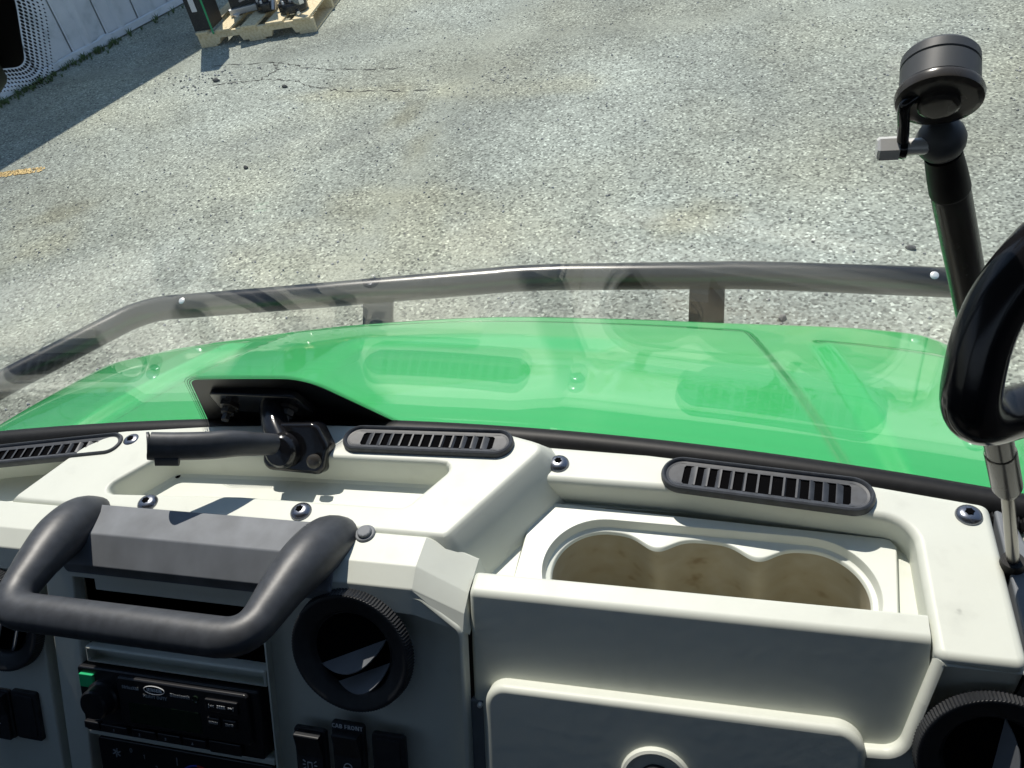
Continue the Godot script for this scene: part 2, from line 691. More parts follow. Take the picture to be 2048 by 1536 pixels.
	tag(mi, "loose grit and small stones lying on the asphalt yard", "gravel")
	# a few larger pebbles that stand out
	var pebbles := [[0.12, -2.58, 0.02, 0.16, "grey pebble lying just ahead of the hood edge"], [0.61, -3.04, 0.02, 0.12, "dark pebble on the asphalt beyond the guard, below the strut"], [-3.88, -5.42, 0.03, 0.10, "dark stone in the trail of grit near the pallet"], [-3.2, -5.2, 0.024, 0.08, "small dark stone beside the crack in the asphalt"], [-2.9, -4.0, 0.02, 0.06, "black pebble alone on pale asphalt left of the brown stain"]]
	for p in pebbles:
		var o := MeshInstance3D.new()
		o.name = "pebble"
		o.mesh = smesh
		var pm := mat("pebble_stone", lin(p[3], p[3], p[3] * 0.95), 0.9)
		o.set_surface_override_material(0, pm)
		o.transform = Transform3D(Basis.from_euler(Vector3(0.2, p[0] * 9.0, 0.1)).scaled(Vector3(p[2], p[2] * 0.7, p[2] * 0.8)), Vector3(p[0], p[2] * 0.3, p[1]))
		add_child(o, true)
		tag(o, p[4], "pebble", "larger pebbles on the yard")

func build_building() -> void:
	var along := Vector3(0.2028, 0, -0.9792)
	var out := Vector3(0.9792, 0, 0.2028)
	var b := Basis(along, Vector3.UP, -along.cross(Vector3.UP)).orthonormalized()
	if b.determinant() < 0:
		b = Basis(along, Vector3.UP, along.cross(Vector3.UP)).orthonormalized()
	var root := thing("metal_building", "white metal building with vertical ribbed siding at the yard's edge", "building", Vector3(-5.883, 0, -5.374))
	var g := Geo.new()
	# local frame along the wall: s from -8 to 14 metres, cladding in panels of one lap each
	var place := func(s: float, y: float, d: float) -> Vector3:
		return along * s + Vector3.UP * y + out * d
	var pitch := 0.405
	var panel := Geo.new()
	var prof := [Vector2(0.0, 0.006), Vector2(0.012, 0.010), Vector2(0.022, 0.0), Vector2(0.15, 0.0), Vector2(0.175, 0.020), Vector2(0.205, 0.020), Vector2(0.23, 0.0), Vector2(0.396, 0.0)]
	var ra := PackedVector3Array()
	var rb := PackedVector3Array()
	for p in prof:
		ra.append(place.call(p.x, 0.07, p.y * 1.5))
		rb.append(place.call(p.x, 2.80, p.y * 1.5))
	for i in range(prof.size() - 1, -1, -1):
		ra.append(place.call(prof[i].x, 0.07, prof[i].y * 1.5 - 0.004))
		rb.append(place.call(prof[i].x, 2.80, prof[i].y * 1.5 - 0.004))
	panel.loft([ra, rb])
	var pm := panel.mesh(20.0)
	for i in range(-14, 24):
		var o := add("siding_panel", pm, M.wall_metal, root)
		o.position = along * (i * pitch + 0.02)
	var rng := RandomNumberGenerator.new()
	rng.seed = 3
	var body := Geo.new()
	body.loft([PackedVector3Array([place.call(-6, 0.0, -0.03), place.call(9.5, 0.0, -0.03), place.call(9.5, 0.0, -6.0), place.call(-6, 0.0, -6.0)]),
		PackedVector3Array([place.call(-6, 2.76, -0.03), place.call(9.5, 2.76, -0.03), place.call(9.5, 2.76, -6.0), place.call(-6, 2.76, -6.0)])])
	put("wall", body, M.wall_metal, root)
	# base trim: bent in places
	var trim := Geo.new()
	var rings := []
	for i in 311:
		var s := -6.0 + 15.5 * i / 310.0
		var w := 0.006 * sin(s * 9.0) * sin(s * 2.3) + rng.randf_range(-0.002, 0.002)
		if absf(s - 1.17) < 0.06:
			w += 0.03
		var h := 0.0
		rings.append(PackedVector3Array([place.call(s, 0.01 + h, 0.012), place.call(s, 0.012, 0.046 + w), place.call(s, 0.066 + w * 0.5, 0.040 + w * 0.4), place.call(s, 0.072 + w * 0.5, 0.012)]))
	trim.loft(rings)
	put("base_trim", trim, M.wall_metal, root)
	var roof := Geo.new()
	roof.loft([PackedVector3Array([place.call(-6.1, 2.76, 0.06), place.call(9.6, 2.76, 0.06), place.call(9.6, 2.76, -6.1), place.call(-6.1, 2.76, -6.1)]),
		PackedVector3Array([place.call(-6.1, 2.84, 0.06), place.call(9.6, 2.84, 0.06), place.call(9.6, 3.1, -6.1), place.call(-6.1, 3.1, -6.1)])])
	put("roof", roof, M.roof_metal, root)
	# weeds at the foot of the wall
	var blade := Geo.new()
	for k in 7:
		var a := k * 0.9
		var d := Vector3(cos(a), 0, sin(a))
		var w := Vector3(-sin(a), 0, cos(a)) * 0.006
		blade.quad(d * 0.004 - w, d * 0.004 + w, d * 0.03 + Vector3.UP * 0.05 + w * 0.7, d * 0.03 + Vector3.UP * 0.05 - w * 0.7)
		blade.tri(d * 0.03 + Vector3.UP * 0.05 - w * 0.7, d * 0.03 + Vector3.UP * 0.05 + w * 0.7, d * 0.06 + Vector3.UP * 0.065)
	var bm := blade.mesh(60.0, false)
	bm.surface_set_material(0, M.weed)
	var mm := MultiMesh.new()
	mm.transform_format = MultiMesh.TRANSFORM_3D
	mm.mesh = bm
	mm.instance_count = 360
	for i in 360:
		var s := rng.randf_range(-2.5, 1.3) if i < 330 else rng.randf_range(1.2, 5.0)
		var k := rng.randf_range(0.3, 0.9)
		mm.set_instance_transform(i, Transform3D(Basis(Vector3.UP, rng.randf() * TAU).scaled(Vector3.ONE * k), root.position + place.call(s, 0.0, 0.07 + absf(rng.randfn()) * 0.06)))
	var mi := MultiMeshInstance3D.new()
	mi.name = "weeds"
	mi.multimesh = mm
	add_child(mi)
	mi.set_meta("kind", "stuff")
	tag(mi, "low green weeds growing along the foot of the wall", "weeds")

func build_pallet() -> void:
	var u := Vector3(0.9910, 0, -0.1343)
	var w := Vector3(-0.1343, 0, -0.9910)
	var b := Basis(u, Vector3.UP, -w)          # local: x along the front stringer, z towards the camera
	var root := thing("wooden_pallet", "pale new wooden pallet loaded with black machine parts by the building", "pallet", Vector3(-4.439, 0, -6.186), b)
	var L := 1.013
	var D := 1.15
	# stringers with two fork notches
	var prof: Array = [Vector2(0, 0), Vector2(0.17, 0), Vector2(0.19, 0.045), Vector2(0.36, 0.045), Vector2(0.38, 0), Vector2(0.63, 0), Vector2(0.65, 0.045), Vector2(0.82, 0.045), Vector2(0.84, 0), Vector2(L, 0), Vector2(L, 0.092), Vector2(0, 0.092)]
	var st := Geo.new()
	st.plate(PackedVector2Array(prof), Transform3D(Basis.IDENTITY, Vector3.ZERO), 0.038, 0.0015, 0.0015, 1)
	var sm := st.mesh(30.0)
	for z in [0.0, -0.55, -1.112]:
		var o := add("stringer", sm, M.pallet_wood, root)
		o.position = Vector3(0, 0.016, z)
	var top := [[0.0, 0.10], [0.175, 0.125], [0.395, 0.135], [0.615, 0.145], [0.85, 0.138]]
	for i in top.size():
		var g := Geo.new()
		g.box(Vector3(top[i][0] + top[i][1] / 2, 0.117, -D / 2 + 0.01), Vector3(top[i][1], 0.017, D + 0.012), Basis.IDENTITY, 0.0015)
		put("deck_board", g, M.pallet_wood, root)
	for x in [0.0, 0.43, 0.87]:
		var g := Geo.new()
		g.box(Vector3(x + 0.07, 0.008, -D / 2), Vector3(0.14, 0.015, D), Basis.IDENTITY, 0.0015)
		put("bottom_board", g, M.pallet_wood, root)
	var nails := Geo.new()
	for i in top.size():
		for k in [0.3, 0.7]:
			nails.lathe([Vector2(0.004, 0), Vector2(0.003, 0.0012)], Transform3D(Basis(Vector3.RIGHT, Vector3.FORWARD, Vector3.UP), Vector3(top[i][0] + top[i][1] * k, 0.1258, -0.02)), 8)
	put("nail_heads", nails, M.screw_metal, root).set_meta("kind", "stuff")

	var base := func(x: float, y: float, z: float) -> Vector3:
		return root.transform * Vector3(x, y, z)
	# tall black crate at the left front corner
	var c := thing("black_crate", "tall black crate with white label standing on the pallet corner", "crate", base.call(0.055, 0.126, -0.16), b)
	var g := Geo.new()
	g.box(Vector3(0, 0.45, 0), Vector3(0.15, 0.9, 0.26), Basis.IDENTITY, 0.006)
	put("body", g, M.carton_black, c)
	g = Geo.new()
	g.box(Vector3(-0.01, 0.20, 0.1315), Vector3(0.045, 0.10, 0.002))
	put("label", g, M.label_white, c)
	g = Geo.new()
	g.box(Vector3(-0.01, 0.30, 0.1318), Vector3(0.11, 0.05, 0.002))
	put("label", g, M.label_white, c)
	# green strap round the crate and the machine behind
	c = thing("packing_strap", "bright green packing strap stretched beside the black crate", "strap", base.call(0.15, 0.10, 0.004), b)
	g = Geo.new()
	g.box(Vector3(0, 0.42, 0.002), Vector3(0.016, 0.84, 0.0012))
	g.box(Vector3(0, 0.0, -0.02), Vector3(0.016, 0.0012, 0.05))
	put("band", g, M.strap_green, c)
	# machine with silver skid
	c = thing("boxed_machine", "dark grey cabinet on a silver skid behind the green strap", "machine", base.call(0.36, 0.126, -0.52), Basis(Vector3.UP, deg_to_rad(20.0)) * b)
	g = Geo.new()
	g.box(Vector3(-0.02, 0.36, -0.05), Vector3(0.36, 0.6, 0.40), Basis.IDENTITY, 0.01)
	put("cabinet", g, M.carton_black, c)
	g = Geo.new()
	g.box(Vector3(-0.02, 0.035, 0.16), Vector3(0.40, 0.05, 0.05), Basis.IDENTITY, 0.006)
	put("skid", g, M.silver_paint, c)
	for x in [-0.17, 0.13]:
		g = Geo.new()
		g.lathe([Vector2(0.022, 0.0), Vector2(0.022, 0.012), Vector2(0.03, 0.013), Vector2(0.03, 0.02)], Transform3D(Basis(Vector3.RIGHT, Vector3.FORWARD, Vector3.UP), Vector3(x, 0.0, 0.19)), 12)
		put("foot", g, M.zinc, c)
	# two black hubs with bright shafts
	var hubs := [[0.53, -0.33, 0.085, -0.5, "small black hub with levers lying between the pallet boards"], [0.80, -0.22, 0.12, 0.4, "larger black hub with chrome square shaft on the pallet"]]
	for h in hubs:
		c = thing("machine_hub", h[4], "machine part", base.call(h[0], 0.127, h[1]), Basis(Vector3.UP, h[3]) * b, "black hubs on the pallet")
		var r: float = h[2]
		var lie := Basis(Vector3.RIGHT, Vector3.FORWARD, Vector3.UP)
		g = Geo.new()
		g.lathe([Vector2(r * 0.8, 0), Vector2(r, 0.012), Vector2(r, 0.06), Vector2(r * 0.93, 0.075), Vector2(r * 0.6, 0.082), Vector2(r * 0.55, 0.13), Vector2(r * 0.3, 0.14)], Transform3D(lie, Vector3.ZERO), 28)
		put("drum", g, M.gloss_black, c)
		for k in 5:
			g = Geo.new()
			var a := TAU * k / 5.0
			g.lathe([Vector2(0.011, 0), Vector2(0.011, 0.02), Vector2(0.008, 0.024)], Transform3D(lie, Vector3(cos(a) * r * 0.76, 0.076, sin(a) * r * 0.76)), 6)
			put("wheel_nut", g, M.zinc, c)
		g = Geo.new()
		if r > 0.1:
			g.box(Vector3(0.03, 0.10, 0.13), Vector3(0.045, 0.04, 0.16), Basis(Vector3.UP, 0.5), 0.004)
			put("square_shaft", g, M.chrome, c)
			g = Geo.new()
			g.tube([Vector3(0.02, 0.02, 0.12), Vector3(0.02, 0.02, 0.20)], [0.016], 12)
			put("pin", g, M.chrome, c)
		else:
			g.tube(Geo.smooth_path([Vector3(-0.05, 0.1, 0.02), Vector3(-0.12, 0.12, 0.08), Vector3(-0.2, 0.10, 0.10)]), [0.009], 10)
			put("lever", g, M.zinc, c)
			g = Geo.new()
			g.tube([Vector3(0.10, 0.13, -0.02), Vector3(0.11, 0.02, 0.03)], [0.02], 12)
			put("link", g, M.silver_paint, c)

# trees past the far edge of the yard; the hood mirrors them
func build_trees() -> void:
	var rng := RandomNumberGenerator.new()
	rng.seed = 19
	var trunk := Geo.new()
	trunk.tube(Geo.smooth_path([Vector3(0, 0, 0), Vector3(0.05, 1.2, 0.02), Vector3(-0.05, 2.6, 0.05), Vector3(0.1, 4.6, 0.0)], 4), [0.22, 0.21, 0.2, 0.19, 0.19, 0.18, 0.17, 0.16, 0.15, 0.13, 0.1, 0.07, 0.05], 9)
	for k in 7:
		var a := k * 0.9
		trunk.tube([Vector3(0, 2.0 + 0.3 * k, 0), Vector3(cos(a) * 0.8, 2.7 + 0.34 * k, sin(a) * 0.8), Vector3(cos(a) * 1.5, 3.2 + 0.36 * k, sin(a) * 1.5)], [0.08, 0.05, 0.02], 6)
	var tm := trunk.mesh()
	var crown := Geo.new()
	for c in 26:
		var p := Vector3(rng.randfn() * 0.95, 4.1 + rng.randfn() * 1.05, rng.randfn() * 0.95)
		for k in 60:
			var q := p + Vector3(rng.randfn(), rng.randfn() * 0.8, rng.randfn()) * 0.36
			var u := Vector3(rng.randfn(), rng.randfn() * 0.5, rng.randfn()).normalized() * 0.11
			var w := u.cross(Vector3(rng.randfn(), rng.randfn(), rng.randfn()).normalized()).normalized() * 0.07
			crown.quad(q - u, q + w, q + u, q - w)
	var cm := crown.mesh(60.0, false)
	var kinds := ["broad green tree", "tall green tree", "low rounded green tree"]
	var where := ["past the far edge of the yard, first from the building", "second from the building beyond the yard", "third from the building beyond the yard", "in the middle of the row beyond the yard", "third from the end of the row beyond the yard", "second from the end of the row beyond the yard", "at the end of the row away from the building"]
	for i in 7:
		var k := i % 3
		var t := thing("yard_tree", kinds[k] + " " + where[i], "tree", Vector3(-22.0 + 6.3 * i + rng.randf_range(-1, 1), 0, -30.0 + rng.randf_range(-3, 3)), Basis(Vector3.UP, rng.randf() * TAU).scaled([Vector3(1.35, 1.0, 1.35), Vector3(1.0, 1.35, 1.0), Vector3(1.3, 0.75, 1.3)][k]), "trees beyond the yard")
		add("trunk", tm, M.bark, t)
		add("crown", cm, M.leaf, t)

# ------------------------------------------------------------------ truck, outside
func hood_front(x: float) -> Vector2:      # (z, y) of the front edge
	var pts := [[-1.40, -1.05, 0.96], [-1.32, -1.135, 0.985], [-1.20, -1.152, 1.01], [-1.08, -1.157, 1.03], [-0.854, -1.172, 1.055], [-0.655, -1.182, 1.07], [-0.454, -1.193, 1.075], [-0.217, -1.196, 1.07], [-0.049, -1.200, 1.06], [0.17, -1.215, 1.04], [0.286, -1.222, 1.02], [0.345, -1.20, 1.0], [0.41, -1.12, 0.96]]
	for i in pts.size() - 1:
		if x <= pts[i + 1][0] or i == pts.size() - 2:
			var a: Array = pts[maxi(i - 1, 0)]
			var b: Array = pts[i]
			var c: Array = pts[i + 1]
			var d: Array = pts[mini(i + 2, pts.size() - 1)]
			var f: float = (x - b[0]) / (c[0] - b[0])
			return Vector2(cubic_interpolate(b[1], c[1], a[1], d[1], f), cubic_interpolate(b[2], c[2], a[2], d[2], f))
	return Vector2.ZERO

func hood_relief(x: float, z: float) -> float:
	var q := (x - XC)
	var side := absf(q)
	# centre panel, slightly raised, widening to the rear
	var edge1 := 0.416 + (z + 1.18) * 0.29
	var fr1 := smoothstep(-1.165, -1.115, z)
	var h := 0.012 * (1.0 - smoothstep(edge1 - 0.011, edge1 + 0.011, side)) * fr1
	# outer shoulder panels
	var edge2 := 0.548 + (z + 1.05) * 0.18
	var fr2 := smoothstep(-1.135, -1.085, z)
	h += 0.014 * smoothstep(edge2 - 0.014, edge2 + 0.016, side) * fr2
	# shallow dish in the centre panel
	h -= 0.008 * (1.0 - smoothstep(0.20, 0.26, side)) * smoothstep(-1.04, -0.98, z)
	return h

func build_hood() -> void:
	var root := thing("truck_hood", "glossy bright green sloping hood seen through the windshield", "hood", Vector3.ZERO)
	var rows := 130
	var cols := 260
	var grid := []
	for j in rows + 1:
		var row := PackedVector3Array()
		for i in cols + 1:
			var u := float(i) / cols
			var xf := lerpf(-1.38, 0.40, u)
			var fr := hood_front(xf)
			var xr := lerpf(-1.37, 0.42, u)
			var rear := Vector3(xr, 1.29 - 0.09 * pow((xr - XC) / 0.8, 2.0), glass_base(xr) - 0.02)
			var front := Vector3(xf, fr.y, fr.x)
			if j < 14:      # nose rolling under
				var a := (1.0 - j / 14.0) * 1.9
				var rr := 0.05
				row.append(front + Vector3(0, -rr * sin(a) * 1.3 - maxf(0.0, a - 1.2) * 0.09, -rr * (1.0 - cos(minf(a, 1.57))) * -0.0 - rr * sin(minf(a, 1.57)) * 0.25))
			else:
				var v := float(j - 14) / (rows - 14)
				var p := front.lerp(rear, v)
				p.y += 0.030 * sin(PI * v)
				p.y += hood_relief(p.x, p.z)
				row.append(p)
		grid.append(row)
	var g := Geo.new()
	g.loft(grid, false, false, false)
	var m := g.mesh(60.0, false)
	# the sheet must face up
	add("hood_panel", m, M.green_paint, root)

func build_guard() -> void:
	var root := thing("brush_guard", "black bent-tube brush guard running round the front of the hood", "brush guard", Vector3.ZERO)
	var y := 0.98
	var pts := [Vector3(-1.78, y - 0.02, -0.80), Vector3(-1.62, y, -1.03), Vector3(-1.395, y, -1.335), Vector3(-0.974, y, -1.388), Vector3(-0.465, y, -1.458), Vector3(0.0, y, -1.462), Vector3(0.46, y, -1.425), Vector3(0.54, y, -1.16), Vector3(0.60, y, -0.9)]
	var g := Geo.new()
	g.tube(Geo.bent_path(pts, 0.07, 7), [0.029], 22)
	put("top_tube", g, M.guard_paint, root)
	for p in [[-0.825, -1.408, -0.80, -1.21], [-0.090, -1.462, -0.08, -1.25]]:
		g = Geo.new()
		var a := Vector3(p[0], y - 0.012, p[1] + 0.005)
		var c := Vector3(p[2], y - 0.24, p[3])
		var d := (c - a).normalized()
		var s := Vector3.RIGHT
		var n := d.cross(s).normalized()
		g.box((a + c) / 2, Vector3(0.072, (c - a).length(), 0.012), Basis(s, d, -n).orthonormalized(), 0.002)
		put("support_plate", g, M.guard_paint, root)
	for p in [[-1.28, -1.349], [0.335, -1.434]]:
		g = Geo.new()
		g.lathe([Vector2(0.008, 0), Vector2(0.008, 0.002), Vector2(0.005, 0.004)], Transform3D(Basis(Vector3.RIGHT, Vector3.FORWARD, Vector3.UP), Vector3(p[0], y + 0.0235, p[1] + 0.012)).rotated_local(Vector3.RIGHT, 0.5), 12)
		put("rivet", g, M.zinc, root)
	# lower cross tube that carries the plates
	g = Geo.new()
	g.tube([Vector3(-1.1, y - 0.26, -1.20), Vector3(0.24, y - 0.26, -1.23)], [0.024], 16)
	put("lower_tube", g, M.guard_paint, root)

func build_cab() -> void:
	var root := thing("truck_cab", "unseen dark lined cab shell with roof, doors and rear wall shaped to shade the dashboard", "cab", Vector3.ZERO)
	var parts := [["roof", Vector3(-0.3, 2.17, 0.42), Vector3(1.62, 0.08, 1.42)], ["floor_pan", Vector3(-0.3, 0.66, 0.32), Vector3(1.62, 0.06, 1.64)],  # roof set low and forward to cut sky light on the dash
		["rear_panel", Vector3(-0.3, 1.26, 1.12), Vector3(1.56, 1.14, 0.06)], ["door", Vector3(-1.08, 1.12, 0.37), Vector3(0.06, 0.88, 1.42)], ["door", Vector3(0.48, 1.29, 0.37), Vector3(0.06, 1.22, 1.42)],  # out of view; rear panel and doors built tall to darken the dash
		["pillar", Vector3(-1.06, 1.77, 1.1), Vector3(0.09, 0.72, 0.09)], ["pillar", Vector3(0.46, 1.77, 1.1), Vector3(0.09, 0.72, 0.09)],
		["firewall", Vector3(-0.3, 1.03, -0.49), Vector3(1.5, 0.7, 0.03)]]  # firewall added to stop light from below
	for p in parts:
		var g := Geo.new()
		g.box(p[1], p[2], Basis.IDENTITY, 0.008)
		put(p[0], g, M.cab_lining, root)
	for p in [["rear_window", Vector3(-0.3, 1.98, 1.12), Vector3(1.44, 0.30, 0.005)], ["door_window", Vector3(-1.08, 1.845, 0.37), Vector3(0.005, 0.57, 1.42)], ["door_window", Vector3(0.48, 2.015, 0.37), Vector3(0.005, 0.23, 1.42)]]:  # panes out of view, tint added to dim light on the dash
		var g := Geo.new()
		g.box(p[1], p[2])
		put(p[0], g, M.dimming_glass, root)
	var seat := thing("added_bench_seat", "unseen dark bench seat with upright backrest added to block light from behind", "seat", Vector3(-0.3, 0.69, 0.7))  # seat out of view, put in to block light from the rear
	for p in [["cushion", Vector3(0, 0.30, 0.0), Vector3(1.3, 0.16, 0.5)], ["backrest", Vector3(0, 0.72, 0.28), Vector3(1.3, 0.72, 0.14)], ["pedestal", Vector3(0, 0.11, 0.02), Vector3(1.2, 0.22, 0.42)]]:
		var g := Geo.new()
		g.box(p[1], p[2], Basis.IDENTITY, 0.04 if p[0] != "pedestal" else 0.005)
		put(p[0], g, M.cab_lining, seat)
	for x in [-1.07, 0.47]:
		var g := Geo.new()
		g.tube([Vector3(x, 1.38, -0.42), Vector3(x, 2.15, -0.14)], [0.035], 14)
		put("front_pillar", g, M.cab_lining, root)

# ------------------------------------------------------------------ windshield
func glass_sheet(off: float) -> Geo:
	var g := Geo.new()
	var rows := []
	for j in 21:
		var y := 1.425 + (2.135 - 1.425) * j / 20.0
		var r := PackedVector3Array()
		for i in 41:
			r.append(glass_at(-1.02 + 1.44 * i / 40.0, y, off))
		rows.append(r)
	g.loft(rows, false, false, false)
	return g

func frit_shape(root: Node, called: String, outline: PackedVector2Array, rows: int, gap: float, skip: Callable) -> void:
	# outline in (x, y along the glass); printed black on the inner face of the glass
	var g := Geo.new()
	var idx := Geometry2D.triangulate_polygon(outline)
	for k in range(0, idx.size(), 3):
		var todo := [[outline[idx[k]], outline[idx[k + 1]], outline[idx[k + 2]], 3]]
		while todo:
			var q: Array = todo.pop_back()
			var a: Vector2 = q[0]
			var b: Vector2 = q[1]
			var c: Vector2 = q[2]
			if q[3] == 0:
				g.tri(glass_at(a.x, a.y, 0.002), glass_at(b.x, b.y, 0.002), glass_at(c.x, c.y, 0.002))
				continue
			var ab := (a + b) / 2
			var bc := (b + c) / 2
			var ca := (c + a) / 2
			for e in [[a, ab, ca], [ab, b, bc], [ca, bc, c], [ab, bc, ca]]:
				todo.append([e[0], e[1], e[2], q[3] - 1])
	add(called, g.mesh(60.0, false), M.frit, root)
	var dots := Geo.new()
	for r in rows:
		var o := Geo.inset(outline, -gap * (r + 0.75))
		var rad := gap * (0.44 - 0.28 * r / rows)
		var carry := gap * 0.5 * (r % 2)
		for i in o.size():
			var a := o[i]
			var b := o[(i + 1) % o.size()]
			var l := a.distance_to(b)
			while carry < l:
				var c := a.lerp(b, carry / l)
				carry += gap
				if skip.call(c):
					continue
				var ring := PackedVector3Array()
				for k in 8:
					ring.append(glass_at(c.x + cos(TAU * k / 8.0) * rad, c.y + sin(TAU * k / 8.0) * rad, 0.002))
				for k in range(1, 7):
					dots.tri(ring[0], ring[k], ring[k + 1])
			carry -= l
	var d := add(called + "_dots", dots.mesh(60.0, false), M.frit, root)
	d.set_meta("kind", "stuff")

func build_windshield() -> void:
	var root := thing("windshield", "curved clear windshield with black printed patches and rubber seal", "windshield", Vector3.ZERO)
	var o := add("glass_pane", glass_sheet(0.0).mesh(60.0, false), M.glass, root)
	o.set_meta("label", "inner face of the clear windshield glass")
	o = add("glass_pane", glass_sheet(-0.005).mesh(60.0, false), M.glass, root)
	o.set_meta("label", "outer face of the clear windshield glass")
	# printed pad behind the latch
	var pad := Geo.rounded([Vector2(-0.548, 1.428), Vector2(-0.298, 1.428), Vector2(-0.385, 1.5465), Vector2(-0.502, 1.5475)], [0.0, 0.0, 0.045, 0.014], 7)
	frit_shape(root, "printed_patch", pad, 3, 0.0021, func(c: Vector2) -> bool: return c.y < 1.43)
	# printed pad round the wiper shaft, higher up
	var pad2 := Geo.rounded([Vector2(-0.62, 1.880), Vector2(-0.384, 1.8775), Vector2(-0.352, 1.92), Vector2(-0.33, 2.1), Vector2(-0.62, 2.1)], [0.02, 0.016, 0.05, 0.02, 0.02], 7)
	frit_shape(root, "printed_patch", pad2, 6, 0.0024, func(c: Vector2) -> bool: return c.x < -0.46 or c.y > 2.0)
	# wiper motor cover in front of that patch
	var g := Geo.new()
	var cov := Geo.rounded([Vector2(-0.075, -0.06), Vector2(0.03, -0.06), Vector2(0.055, 0.02), Vector2(0.03, 0.09), Vector2(-0.075, 0.09)], [0.012], 4)
	var n := Vector3(0, -0.326, 0.945).normalized()
	g.plate(cov, Transform3D(Basis(Vector3.RIGHT, n.cross(Vector3.RIGHT), n), glass_at(-0.43, 1.925, 0.035)), 0.032, 0.006)
	put("wiper_motor_cover", g, M.cab_lining, root)
	# rubber seal along the foot of the glass: smooth lip in front, ribbed bead behind it
	g = Geo.new()
	var path := []
	for i in 121:
		var x := -1.0 + 1.42 * i / 120.0
		path.append(glass_at(x, 1.461, 0.012))
	g.tube(path, [0.0135], 12)
	put("seal_lip", g, M.rubber, root)
	g = Geo.new()
	path = []
	var rad := []
	for i in 1681:
		var x := -1.0 + 1.42 * i / 1680.0
		path.append(glass_at(x, 1.4665, 0.0262))
		rad.append(0.0062 if i % 4 < 2 else 0.0042)
	g.tube(path, rad, 7)
	put("seal_bead", g, M.rubber, root)
	g = Geo.new()
	path = []
	for i in 121:
		var x := -1.0 + 1.42 * i / 120.0
		path.append(glass_at(x, 1.43, 0.03))
	g.tube(path, [0.018], 10)
	put("seal_base", g, M.rubber, root)

# ------------------------------------------------------------------ dashboard
func screw(at: Vector3, basis: Basis, r: float, parent: Node) -> void:
	var g := Geo.new()
	var xf := Transform3D(basis, at)
	var prof := []
	for k in 7:
		var a := PI / 2 * k / 6.0
		prof.append(Vector2(r * cos(a * 0.82) * (1.0 if k < 6 else 1.0), r * 0.5 * sin(a)))
	g.lathe([Vector2(r, -0.002)] + prof, xf, 24)
	var s := put("screw", g, M.screw_metal, parent)
	# six-lobed socket
	g = Geo.new()
	var star := PackedVector2Array()
	for i in 24:
		var a := TAU * i / 24.0
		star.append(Vector2(cos(a), sin(a)) * r * (0.30 + 0.07 * cos(6.0 * a)))
	g.plate(star, Transform3D(basis, at + basis.z * (r * 0.5 + 0.0006)), 0.002, 0.0)
	put("socket", g, M.dark_void, s)

